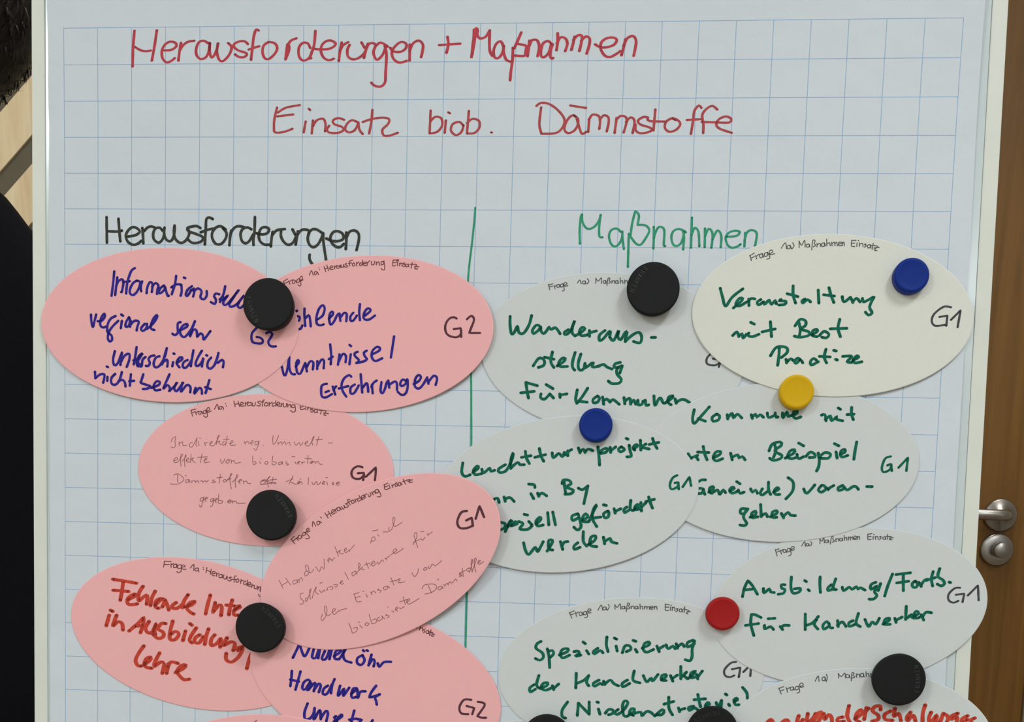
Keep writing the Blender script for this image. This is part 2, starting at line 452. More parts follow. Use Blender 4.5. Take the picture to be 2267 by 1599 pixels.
LABELS = {
 'C1': ('pink oval card with four lines of blue writing starting Informationsstellen', PINK),
 'C2': ('pink oval card with blue writing ending Kenntnisse / Erfahrungen and black G2', PINK),
 'C3': ('pink oval card with faint pen writing starting Indirekte neg. Umwelteffekte', PINK),
 'C4': ('steeply tilted pink oval card with faint pen writing starting Handwerker sind', PINK),
 'C5': ('pink oval card with thick red writing Fehlende Inte... in Ausbildung, Lehre', PINK),
 'C6': ('pink oval card with blue writing Nadelöhr Handwerk Umsetz and G2', PINK),
 'C7': ('pink oval card of which only the blank upper rim shows at the bottom edge', PINK),
 'W1': ('white oval card with green writing Wanderausstellung für Kommunen', WHITE),
 'W2': ('cream oval card with green writing Veranstaltung mit Best Practice', CREAM),
 'W3': ('white oval card with green writing Kommune mit gutem Beispiel vorangehen', WHITE),
 'W4': ('white oval card with green writing starting Leuchtturmprojekt, under a blue magnet', WHITE),
 'W5': ('white oval card with green writing Ausbildung/Fortb. für Handwerker', WHITE),
 'W6': ('white oval card with green writing Spezialisierung der Handwerker (Nischenstrategie)', WHITE),
 'W7': ('white oval card with thick red writing cut off by the bottom edge', WHITE),
 'W8': ('white oval card peeking out under the left end of the Spezialisierung card', WHITE)}

def card_lift(c, X, Y):
    z, bend, (cx, cy, a, b, r) = c
    if bend:
        dx, dy, off, am = bend
        co, si = math.cos(r), math.sin(r)
        u = (X - cx) * co + (Y - cy) * si; v = -(X - cx) * si + (Y - cy) * co
        t = max(0.0, (u * dx + v * dy) / 95 - off); z += am * t * t
    return z + 0.25
cards = {}
for n, c in CARDS.items():
    z, bend, (cx, cy, a, b, r) = c
    lab, mat = LABELS[n]
    bm = bmesh.new(); NS, NR = 160, 18
    co, si = math.cos(r), math.sin(r)
    def pt(k, q, dh):
        u, v = a * k * math.cos(q), b * k * math.sin(q)
        X, Y = cx + u * co - v * si, cy + u * si + v * co
        return bm.verts.new(((X - cx) / 1000, -(Y - cy) / 1000, (card_lift(c, X, Y) - z - dh - (0.22 if k > 0.9999 and dh == 0 else 0)) / 1000))
    rings = []
    for dh, ks in ((0.0, [i / NR for i in range(1, NR)] + [0.992, 1.0]), (0.25, [i / NR for i in range(NR, 0, -1)])):
        for kk in ks: rings.append([pt(kk, 2 * math.pi * i / NS, dh) for i in range(NS)])
    ct, cb = pt(0, 0, 0), pt(0, 0, 0.25)
    for A, B in zip(rings, rings[1:]):
        for i in range(NS):
            j = (i + 1) % NS; bm.faces.new((A[i], B[i], B[j], A[j]))
    for i in range(NS):
        j = (i + 1) % NS
        bm.faces.new((ct, rings[0][i], rings[0][j])); bm.faces.new((cb, rings[-1][j], rings[-1][i]))
    bmesh.ops.recalc_face_normals(bm, faces=bm.faces)
    o = link('oval_card', bm, mat, None, False, board(cx, cy, z))
    tag(o, lab, 'card', 'pink oval cards on the flip chart' if n[0] == 'C' else 'white oval cards on the flip chart')
    cards[n] = (o, c)

# ------------------------------------------------------------------ writing
INK = [
 ('paper', 'heading', 'red', 2.06, 1.53, '-2602,-2353 -2613,-2242 -2618,-2110;-2438,-2354 -2456,-2246 -2476,-2149;-2600,-2244 -2566,-2224 -2523,-2213 -2483,-2218;-2385,-2218 -2330,-2222 -2294,-2248 -2306,-2270 -2343,-2276 -2379,-2257 -2401,-2217 -2397,-2165 -2369,-2137 -2336,-2145 -2308,-2165;-2262,-2268 -2272,-2216 -2281,-2147;-2272,-2216 -2245,-2253 -2208,-2275 -2165,-2281;-2059,-2260 -2095,-2280 -2129,-2272 -2150,-2232 -2149,-2186 -2122,-2158 -2085,-2166 -2061,-2203 -2050,-2271 -2054,-2214 -2040,-2166 -2018,-2185 -1998,-2231 -1991,-2268 -1991,-2268 -2000,-2208 -1985,-2154 -1957,-2142 -1915,-2179 -1894,-2224 -1900,-2247 -1919,-2263;-1776,-2255 -1795,-2272 -1831,-2275 -1873,-2258 -1876,-2236 -1842,-2212 -1794,-2198 -1782,-2184 -1806,-2167 -1842,-2170 -1869,-2187;-1699,-2345 -1717,-2351 -1734,-2302 -1743,-2229 -1753,-2149;-1770,-2218 -1728,-2231 -1694,-2240;-1625,-2268 -1661,-2245 -1670,-2200 -1654,-2160 -1624,-2154 -1582,-2188 -1564,-2227 -1583,-2259 -1625,-2268;-1490,-2252 -1498,-2198 -1504,-2150;-1502,-2153 -1478,-2215 -1480,-2241;-1489,-2238 -1475,-2266 -1457,-2280 -1427,-2290;-1327,-2225 -1343,-2254 -1373,-2261 -1400,-2243 -1411,-2209 -1404,-2164 -1377,-2141 -1347,-2149 -1326,-2169 -1306,-2220;-1291,-2338 -1298,-2253 -1313,-2203 -1332,-2155 -1320,-2157;-1294,-2219 -1270,-2215 -1204,-2216 -1163,-2230 -1145,-2252 -1175,-2272 -1211,-2270 -1244,-2242 -1249,-2196 -1227,-2157 -1191,-2142 -1158,-2152;-1103,-2260 -1114,-2201 -1122,-2136;-1114,-2201 -1094,-2240 -1056,-2261;-1046,-2243 -1061,-2212 -1057,-2167 -1024,-2147 -982,-2155 -941,-2188 -913,-2250;-962,-2259 -939,-2222;-916,-2250 -932,-2200 -943,-2155;-924,-2233 -895,-2254 -865,-2247 -859,-2236;-859,-2238 -876,-2194 -863,-2154 -845,-2143 -810,-2176 -787,-2232;-859,-2236 -829,-2256 -800,-2246 -775,-2229;-796,-2235 -783,-2176 -787,-2063 -791,-1990 -823,-1963 -865,-1970 -888,-1990;-757,-2221 -733,-2197 -680,-2195 -645,-2220 -646,-2248 -681,-2259 -722,-2232 -745,-2192 -732,-2147 -690,-2122 -640,-2134;-619,-2242 -619,-2135;-621,-2197 -598,-2247 -557,-2267 -527,-2241 -529,-2196 -538,-2157;-412,-2236 -265,-2244;-355,-2290 -348,-2240 -360,-2184;-169,-2336 -173,-2266 -184,-2154;-154,-2344 -160,-2300 -179,-2171;-171,-2333 -145,-2339 -147,-2300 -126,-2277 -88,-2288 -60,-2329;-60,-2329 -61,-2254 -56,-2193 -38,-2162;36,-2228 18,-2256 -11,-2243 -30,-2198 -23,-2153 3,-2147 32,-2181 39,-2228;39,-2228 40,-2186 59,-2136 92,-2122;159,-2313 140,-2269 112,-2208;104,-2214 103,-2136 94,-2057 90,-1999;141,-2238 170,-2233 196,-2224 192,-2185 184,-2160 114,-2163;218,-2260 212,-2196 207,-2157;217,-2224 233,-2260 268,-2262 286,-2223 277,-2157;370,-2237 346,-2256 312,-2240 299,-2195 303,-2156 324,-2151 352,-2178 370,-2234;379,-2234 366,-2195 364,-2156 376,-2139 385,-2145;411,-2306 413,-2250 406,-2195;408,-2239 430,-2278 464,-2272 480,-2238 467,-2188;528,-2282 520,-2238 509,-2196;520,-2260 550,-2290 579,-2287 575,-2238 564,-2188;575,-2254 603,-2282 632,-2270 631,-2226 615,-2171;671,-2231 703,-2214 749,-2211 800,-2227 819,-2258 793,-2274 747,-2269 713,-2242 712,-2198 739,-2159 774,-2147 814,-2164 845,-2185;879,-2263 867,-2207 854,-2158;867,-2219 890,-2268 930,-2282 951,-2251 947,-2201 938,-2154'),
 ('paper', 'heading', 'red2', 1.83, 1.5, '-1562,-1825 -1580,-1750 -1583,-1690 -1574,-1656 -1511,-1659 -1449,-1680;-1556,-1791 -1497,-1824 -1399,-1841;-1560,-1765 -1445,-1778;-1354,-1730 -1368,-1655;-1333,-1816 -1323,-1807;-1302,-1737 -1309,-1648;-1302,-1696 -1275,-1737 -1228,-1747 -1211,-1711 -1214,-1662;-1078,-1740 -1118,-1752 -1157,-1737 -1148,-1711 -1093,-1692 -1081,-1670 -1124,-1651 -1187,-1655 -1199,-1677 -1184,-1700;-984,-1725 -1023,-1737 -1058,-1711 -1069,-1673 -1037,-1654 -998,-1673 -976,-1718;-976,-1722 -967,-1673 -943,-1643;-877,-1807 -882,-1732 -897,-1647;-944,-1725 -882,-1744 -804,-1754 -757,-1743 -764,-1710 -802,-1673 -794,-1635 -755,-1631 -693,-1651'),
 ('paper', 'heading', 'red2', 1.79, 1.47, '-463,-1801 -467,-1649;-465,-1724 -431,-1757 -388,-1749 -379,-1701 -413,-1657 -467,-1646;-354,-1734 -360,-1649;-338,-1788 -326,-1781;-232,-1701 -259,-1723 -305,-1708 -316,-1664 -280,-1634 -242,-1656 -228,-1701;-193,-1797 -203,-1645;-205,-1715 -167,-1743 -121,-1730 -116,-1686 -149,-1649 -203,-1645;-32,-1652 -28,-1651'),
 ('paper', 'heading', 'red2', 1.82, 1.51, '312,-1818 303,-1707 319,-1644;279,-1828 309,-1848 365,-1841 428,-1800 476,-1740 467,-1687 420,-1647 319,-1642;514,-1830 623,-1813;554,-1757 527,-1763 493,-1727 478,-1673 503,-1646 544,-1660 570,-1700 569,-1740 540,-1765;562,-1740 585,-1673 603,-1640 631,-1654;648,-1736 644,-1653;645,-1733 671,-1769 713,-1759 724,-1726 720,-1673;721,-1733 747,-1763 779,-1752 783,-1712 772,-1656;837,-1746 827,-1646;834,-1732 864,-1759 899,-1752 907,-1719 889,-1649;903,-1719 933,-1749 961,-1725 951,-1645;1053,-1748 1022,-1752 985,-1728 1003,-1702 1066,-1682 1084,-1665 1047,-1648 999,-1645 971,-1665 969,-1702;1101,-1801 1094,-1662;1050,-1742 1064,-1725 1167,-1721;1241,-1731 1214,-1741 1177,-1718 1172,-1678 1204,-1653 1251,-1668 1276,-1704 1255,-1731 1220,-1744;1415,-1810 1397,-1826 1368,-1790 1361,-1717 1351,-1638;1320,-1731 1418,-1736;1523,-1799 1489,-1823 1449,-1803 1423,-1763 1433,-1704 1434,-1644;1422,-1718 1521,-1714;1521,-1714 1608,-1713 1621,-1736 1586,-1753 1540,-1737 1521,-1704 1543,-1674 1628,-1645'),
 ('paper', 'heading', 'black', 2.09, 1.96, '-2811,-1067 -2808,-887;-2722,-1056 -2715,-968 -2708,-897;-2808,-968 -2727,-966 -2696,-973;-2651,-931 -2593,-942 -2563,-965 -2579,-987 -2613,-998 -2646,-978 -2667,-937 -2650,-893 -2608,-873 -2570,-886 -2551,-902;-2544,-992 -2539,-938 -2536,-884;-2532,-969 -2504,-996 -2475,-1003 -2451,-994;-2394,-974 -2414,-994 -2447,-988 -2463,-952 -2456,-911 -2422,-889 -2394,-912 -2380,-952;-2379,-995 -2382,-948 -2366,-912 -2337,-899 -2316,-921 -2305,-966 -2305,-1010;-2305,-1010 -2309,-957 -2295,-912 -2257,-888 -2219,-908 -2196,-953 -2208,-993;-2114,-993 -2140,-1007 -2173,-1004 -2210,-993 -2201,-971 -2149,-953 -2097,-931 -2101,-904 -2139,-889 -2177,-891 -2205,-913;-2023,-1056 -2046,-1067 -2070,-1056 -2074,-989 -2080,-878;-2111,-964 -2055,-983 -2018,-989;-1928,-985 -1966,-1007 -2003,-994 -2027,-958 -2024,-918 -1998,-883 -1960,-883 -1928,-919 -1921,-959 -1947,-992;-1886,-977 -1895,-928 -1899,-874;-1891,-959 -1865,-995 -1833,-1008 -1795,-1001;-1739,-986 -1767,-999 -1800,-990 -1818,-955 -1808,-906 -1780,-888 -1752,-906 -1725,-951;-1714,-1071 -1716,-969 -1724,-920 -1722,-877;-1706,-960 -1659,-951 -1622,-960 -1609,-987 -1637,-1002 -1669,-991 -1685,-946 -1673,-902 -1640,-880 -1607,-880;-1583,-969 -1591,-920 -1595,-867;-1585,-947 -1557,-978 -1529,-985 -1495,-989;-1522,-974 -1522,-938 -1500,-899 -1467,-879 -1435,-894 -1413,-934;-1439,-987 -1417,-948;-1399,-974 -1406,-930 -1414,-881;-1404,-948 -1376,-981 -1344,-986 -1316,-975 -1325,-939;-1316,-970 -1293,-988 -1261,-986 -1228,-966;-1320,-966 -1327,-922 -1314,-882 -1286,-864 -1254,-882 -1227,-927 -1216,-962;-1216,-962 -1213,-905 -1202,-834 -1192,-776 -1196,-745 -1224,-723 -1261,-727 -1289,-744;-1311,-811 -1313,-789 -1303,-762 -1284,-740;-1192,-925 -1153,-909 -1107,-907 -1070,-923 -1075,-958 -1113,-976 -1145,-967 -1163,-931 -1153,-896 -1124,-870 -1092,-865 -1065,-888;-1048,-967 -1047,-905 -1050,-852;-1047,-932 -1025,-972 -988,-981 -960,-959 -957,-915 -972,-846'),
 ('paper', 'heading', 'green', 1.7, 1.51, '614,-1086 608,-996 613,-898;620,-1098 625,-1050 650,-1008 681,-1000 717,-1021 743,-1062 751,-1095;751,-1095 744,-1027 747,-949 769,-943;896,-980 864,-1003 828,-991 814,-950 832,-896 863,-881 892,-908 906,-950 905,-983;905,-983 910,-926 921,-864;951,-968 952,-849 953,-742;963,-956 972,-1039 990,-1122 990,-1122 1016,-1093 1009,-1028 1009,-1028 1064,-1025 1092,-992 1073,-945 1036,-894 1002,-903 967,-944;1122,-1016 1125,-939 1125,-868;1125,-939 1144,-999 1167,-1016 1195,-993 1196,-892 1206,-886;1331,-988 1295,-1002 1259,-987 1246,-946 1260,-898 1287,-887 1317,-911 1332,-970;1344,-979 1325,-993 1333,-946 1331,-863;1382,-1079 1383,-970 1384,-875;1384,-958 1403,-1009 1431,-982 1441,-885;1475,-1006 1478,-879;1477,-953 1499,-1003 1524,-983 1529,-935 1524,-876;1528,-929 1560,-992 1588,-959 1588,-879;1628,-951 1693,-957 1713,-983 1680,-992 1638,-977 1619,-942 1636,-894 1667,-877 1703,-886 1723,-901;1752,-978 1749,-886;1749,-925 1764,-981 1799,-996 1830,-972 1822,-887'),
 ('paper', 'divider_line', 'green', 1.47, 1.47, '-130,-1140 -135,-1048 -144,-928 -168,-629 -150,-332 -129,10 -119,292 -113,517 -114,873 -116,1544 -115,1961 -118,2175'),
 ('C1', 'handwriting', 'blue', 1.9, 1.76, '-2745,-680 -2753,-596 -2765,-507;-2722,-638 -2730,-575 -2738,-513;-2731,-575 -2715,-609 -2687,-625 -2676,-602 -2687,-539 -2693,-534;-2591,-704 -2616,-686 -2638,-634 -2651,-576 -2655,-524;-2679,-605 -2629,-612;-2577,-616 -2605,-597 -2627,-555 -2626,-524 -2604,-514 -2577,-535 -2555,-577 -2552,-608 -2577,-616;-2536,-611 -2547,-577 -2543,-541;-2503,-528 -2497,-572 -2478,-606 -2459,-593 -2464,-536;-2462,-573 -2437,-601 -2415,-583 -2423,-552 -2426,-523;-2374,-584 -2401,-563 -2415,-531 -2396,-531 -2368,-558 -2368,-578 -2357,-542 -2346,-511 -2338,-511;-2284,-652 -2292,-595 -2316,-522;-2319,-571 -2281,-592 -2248,-590;-2245,-590 -2242,-543 -2250,-512;-2227,-641 -2216,-636;-2166,-580 -2199,-554 -2212,-518 -2198,-512 -2171,-554;-2171,-549 -2150,-565 -2150,-534 -2157,-508;-2152,-544 -2122,-565 -2095,-545 -2103,-503 -2078,-488 -2057,-514 -2057,-547;-1964,-525 -1991,-530 -2002,-509 -1988,-488 -1996,-457 -2026,-470;-1921,-582 -1932,-530 -1958,-471;-1961,-489 -1937,-510;-1942,-484 -1899,-518 -1915,-499 -1936,-463 -1920,-450 -1888,-474 -1818,-560 -1818,-560 -1855,-510 -1890,-453 -1874,-438 -1833,-459 -1780,-521 -1812,-480 -1828,-443 -1806,-431 -1779,-454;-2919,-372 -2916,-323 -2905,-283 -2892,-328 -2880,-373;-2869,-326 -2839,-329 -2814,-360 -2819,-381 -2842,-350 -2850,-302 -2830,-281 -2797,-292;-2734,-364 -2770,-345 -2792,-308 -2797,-261 -2789,-245 -2764,-224 -2761,-193 -2778,-182 -2792,-203 -2786,-245 -2758,-288 -2714,-330;-2687,-330 -2695,-278;-2692,-375 -2678,-366;-2634,-357 -2656,-320 -2659,-289 -2637,-294 -2626,-331 -2631,-352;-2620,-331 -2626,-289;-2620,-305 -2593,-331 -2560,-326 -2571,-290 -2576,-263;-2516,-311 -2543,-279 -2532,-259 -2504,-280 -2499,-311;-2499,-275 -2460,-307 -2425,-354 -2425,-375 -2450,-349 -2471,-301 -2466,-275 -2444,-268;-2249,-325 -2268,-319 -2271,-283 -2268,-251 -2290,-233 -2309,-243;-2251,-267 -2202,-294 -2197,-312 -2224,-307 -2252,-272 -2246,-236 -2218,-221 -2175,-268 -2142,-334;-2142,-334 -2164,-279 -2180,-224 -2153,-273 -2131,-269 -2125,-227;-2125,-224 -2098,-248 -2082,-233 -2076,-204 -2027,-265;-2739,-114 -2752,-56 -2744,-14 -2719,-25 -2686,-104;-2686,-104 -2697,-15;-2691,-41 -2664,-84 -2631,-95 -2631,-53 -2650,-2;-2576,-145 -2586,-79 -2597,-21;-2600,-50 -2575,-59;-2575,-32 -2537,-91 -2531,-101 -2559,-80 -2575,-32 -2564,-6 -2536,-28;-2509,-75 -2531,-54 -2536,-12 -2547,-6;-2581,-53 -2559,-27 -2570,-11;-2443,-87 -2470,-81 -2487,-60 -2476,-34 -2487,-12 -2506,-12;-2404,-82 -2432,-71 -2448,-29 -2437,-3 -2404,-14 -2366,-77 -2350,-140;-2350,-140 -2371,-72 -2385,-24;-2382,-35 -2349,-59 -2343,-35 -2346,-9;-2302,-41 -2308,-12;-2300,-103 -2293,-100;-2275,-36 -2239,-58 -2234,-74 -2256,-73 -2277,-36 -2255,-5;-2195,-58 -2223,-42 -2231,-11 -2211,-1 -2184,-27 -2162,-64;-2152,-127 -2162,-69 -2170,-14;-2089,-125 -2113,-86 -2135,-38 -2129,-17 -2107,-23 -2077,-65;-2080,-70 -2088,-13;-2056,-94 -2049,-91;-2020,-77 -2042,-50 -2047,-13 -2025,2 -1992,-30 -1966,-109;-1966,-111 -1976,-72 -1995,-25;-1971,-41 -1938,-62 -1927,-46 -1932,-10;-2800,-3 -2791,1;-2889,35 -2886,83;-2883,80 -2852,56 -2819,53 -2819,82 -2827,114;-2794,71 -2796,100;-2736,49 -2763,76 -2766,113 -2741,128 -2708,102 -2686,38;-2686,35 -2702,96;-2713,102 -2680,91 -2663,111 -2658,138;-2618,50 -2626,132;-2630,100 -2594,96;-2525,49 -2541,99 -2544,110 -2497,125 -2469,135 -2497,151 -2527,154;-2464,145 -2409,123 -2401,102 -2425,97 -2447,129 -2436,161 -2397,157;-2329,46 -2354,101 -2375,149 -2343,122 -2326,143 -2326,164;-2331,164 -2293,132 -2271,100 -2293,143 -2276,166 -2243,126 -2227,105;-2232,105 -2243,168 -2199,120 -2172,135 -2174,172;-2133,140 -2144,177 -2138,177 -2106,140 -2089,150 -2086,181;-2032,83 -2046,133 -2059,176;-2062,134 -2021,146'),
 ('C1', 'group_mark', 'blue', 1.86, 1.73, '-1675,-306 -1697,-281 -1719,-256 -1724,-220 -1714,-191 -1684,-183 -1651,-183 -1638,-199 -1655,-221 -1685,-227;-1614,-255 -1592,-264 -1571,-250 -1584,-221 -1600,-196 -1591,-171 -1568,-161 -1544,-163'),
 ('C2', 'caption', 'capp', 0.66, 0.66, '-1496,-620 -1482,-587;-1498,-620 -1465,-638;-1490,-606 -1462,-618;-1457,-626 -1449,-602;-1453,-618 -1434,-632;-1411,-628 -1426,-631 -1431,-611 -1418,-607 -1406,-626 -1401,-612;-1378,-643 -1396,-633 -1398,-614 -1383,-617 -1377,-641 -1368,-602 -1375,-590 -1390,-597;-1376,-624 -1358,-641 -1363,-658 -1376,-646 -1370,-624 -1353,-634;-1308,-666 -1293,-697 -1280,-666;-1250,-686 -1265,-693 -1272,-676 -1262,-669 -1250,-686 -1242,-669;-1239,-717 -1238,-716;-1236,-705 -1234,-704;-1202,-727 -1189,-691;-1182,-737 -1169,-698;-1197,-710 -1172,-718;-1162,-713 -1139,-723 -1147,-732 -1159,-723 -1156,-706 -1136,-708;-1129,-733 -1124,-711;-1125,-723 -1109,-735;-1094,-730 -1109,-730 -1109,-716 -1094,-718 -1086,-738 -1083,-721;-1079,-738 -1076,-723 -1061,-726 -1061,-743 -1056,-726;-1039,-750 -1051,-743 -1031,-731 -1041,-723 -1053,-726;-996,-772 -1019,-762 -1016,-731;-1026,-748 -1003,-753;-986,-753 -998,-745 -993,-731 -978,-738 -986,-753;-968,-758 -965,-731;-965,-748 -951,-760;-930,-753 -945,-750 -942,-734 -927,-743;-923,-772 -925,-734;-917,-746 -900,-751 -908,-760 -918,-748 -910,-734 -895,-736;-893,-760 -890,-736;-890,-751 -873,-768;-860,-763 -859,-743 -844,-741 -837,-756 -837,-765;-825,-760 -824,-739;-822,-751 -807,-761 -801,-736;-774,-763 -789,-761 -789,-741 -774,-744 -769,-768;-769,-765 -763,-712 -776,-705 -788,-715;-704,-773 -706,-734 -686,-737;-704,-773 -664,-775;-704,-756 -679,-757;-671,-758 -672,-734;-679,-766 -665,-767;-656,-753 -656,-732;-653,-746 -641,-753 -638,-732;-618,-753 -633,-749 -616,-739 -623,-729 -633,-732;-598,-744 -613,-744 -610,-727 -595,-732;-594,-746 -590,-727;-566,-756 -572,-717;-583,-744 -556,-744;-558,-744 -535,-741 -547,-715 -527,-712;-548,-729 -518,-727'),
 ('C2', 'handwriting', 'blue', 1.85, 1.72, '-1431,-416 -1403,-412 -1393,-417;-1420,-367 -1382,-378 -1373,-365 -1379,-346;-1353,-314 -1363,-292 -1378,-287;-1339,-432 -1339,-383 -1332,-310;-1333,-363 -1308,-386 -1298,-359 -1292,-308;-1247,-355 -1207,-384 -1192,-433 -1205,-457 -1233,-433 -1252,-369 -1246,-325 -1221,-316 -1198,-323;-1161,-363 -1131,-395 -1136,-414 -1154,-399 -1158,-355 -1147,-321 -1125,-341 -1100,-390 -1085,-400;-1085,-400 -1077,-349;-1075,-376 -1050,-405 -1032,-396 -1034,-347;-984,-406 -1004,-381 -1003,-352 -983,-352 -958,-387;-937,-467 -941,-411 -935,-355;-908,-382 -873,-407 -858,-426 -879,-438 -903,-411 -910,-373 -892,-358 -862,-363 -827,-388;-1500,-24 -1481,40 -1464,20 -1445,-90;-1445,-90 -1444,-14 -1426,28 -1402,31;-1397,-23 -1374,-54 -1381,-71 -1395,-43 -1385,19 -1362,25 -1339,-26 -1328,-49;-1328,-49 -1315,10;-1316,-21 -1293,-61 -1269,-55 -1272,-5;-1240,-64 -1240,-8;-1237,-28 -1211,-73 -1191,-68 -1193,-14;-1148,-183 -1139,-102 -1142,-43;-1156,-79 -1128,-97;-1079,-114 -1089,-41;-1083,-64 -1055,-117 -1032,-104 -1034,-59;-997,-115 -1005,-45;-1007,-181 -996,-172;-948,-133 -971,-121 -962,-99 -936,-74 -956,-54;-882,-142 -902,-127 -893,-100 -878,-83 -904,-66 -950,-55;-841,-117 -795,-140 -784,-159 -807,-170 -841,-139 -843,-95 -817,-70 -768,-90;-685,-244 -705,-96;-1168,95 -1203,107 -1208,152 -1201,186 -1172,191 -1129,167;-1176,154 -1152,145;-1124,114 -1105,170;-1118,139 -1109,122 -1099,112;-991,42 -1006,31 -1041,54 -1060,99 -1051,144 -1024,183;-1080,127 -1011,109;-964,97 -993,120 -992,160 -969,159 -946,125 -935,103;-922,24 -915,91 -908,153;-906,119 -877,85 -868,113 -865,147;-839,96 -832,157;-842,113 -828,84 -805,67;-770,78 -775,140 -760,156 -743,122 -733,83 -721,66;-721,66 -712,116;-712,94 -669,71 -657,93 -656,130;-588,70 -617,57 -634,88 -622,104 -594,87 -583,53 -579,109 -592,154 -621,166 -650,144;-536,89 -496,64 -485,36 -503,25 -525,53 -527,103 -500,120 -472,97 -439,41;-439,47 -429,85;-430,74 -393,29 -370,40 -369,63 -377,93'),
 ('C2', 'group_mark', 'gpink', 1.68, 1.48, '-238,-369 -255,-378 -279,-375 -302,-356 -316,-327 -318,-296 -308,-267 -288,-250 -262,-242 -241,-239 -217,-247 -207,-261;-256,-297 -229,-300 -208,-304 -208,-304 -204,-284 -201,-242;-164,-364 -146,-381 -129,-387 -115,-372 -115,-350 -129,-313 -145,-271 -145,-271 -126,-269 -69,-270'),
 ('C3', 'caption', 'capp', 0.68, 0.68, '-2170,300 -2159,341;-2173,300 -2133,289;-2167,318 -2138,308;-2138,309 -2130,332;-2134,317 -2116,304;-2092,306 -2108,306 -2114,322 -2100,327 -2090,306 -2084,324;-2060,295 -2076,303 -2076,321 -2060,316 -2058,295 -2047,336 -2060,347 -2076,337;-2058,308 -2031,292 -2039,277 -2052,287 -2047,310 -2020,302;-1996,289 -1975,253 -1964,291;-1938,270 -1954,268 -1959,283 -1946,288 -1935,270 -1927,288;-1914,247 -1913,248;-1909,263 -1907,264;-1852,228 -1842,268;-1821,227 -1810,265;-1845,251 -1815,245;-1805,255 -1781,244 -1792,234 -1805,245 -1799,263 -1775,260;-1768,236 -1765,262;-1765,247 -1746,231;-1730,236 -1749,241 -1749,259 -1730,256;-1725,233 -1722,259;-1714,238 -1712,259 -1696,256 -1693,235;-1654,224 -1675,232 -1656,247 -1664,260 -1682,255;-1627,215 -1640,227 -1640,260;-1651,232 -1630,229;-1614,234 -1627,247 -1619,259 -1600,252 -1603,236 -1614,234;-1590,233 -1590,259;-1587,244 -1569,231;-1550,235 -1566,241 -1566,259 -1550,256;-1542,220 -1542,258;-1537,248 -1513,242 -1518,230 -1532,235 -1531,255 -1507,258;-1502,237 -1500,260;-1500,247 -1484,237;-1487,245 -1484,262 -1465,259 -1463,239;-1455,241 -1452,264;-1449,252 -1436,244 -1431,264;-1402,248 -1423,249 -1423,266 -1404,264;-1401,246 -1396,286 -1412,299 -1433,287;-1360,237 -1359,275 -1349,280 -1328,272;-1359,265 -1333,252;-1360,237 -1328,234;-1320,257 -1320,280;-1307,262 -1306,282;-1304,269 -1288,262 -1283,284;-1265,269 -1278,274 -1264,287 -1275,297 -1283,292;-1241,279 -1256,279 -1256,299 -1240,296;-1235,276 -1235,301;-1201,263 -1211,309;-1225,281 -1193,283;-1204,283 -1172,288 -1187,313 -1172,318;-1190,301 -1153,305'),
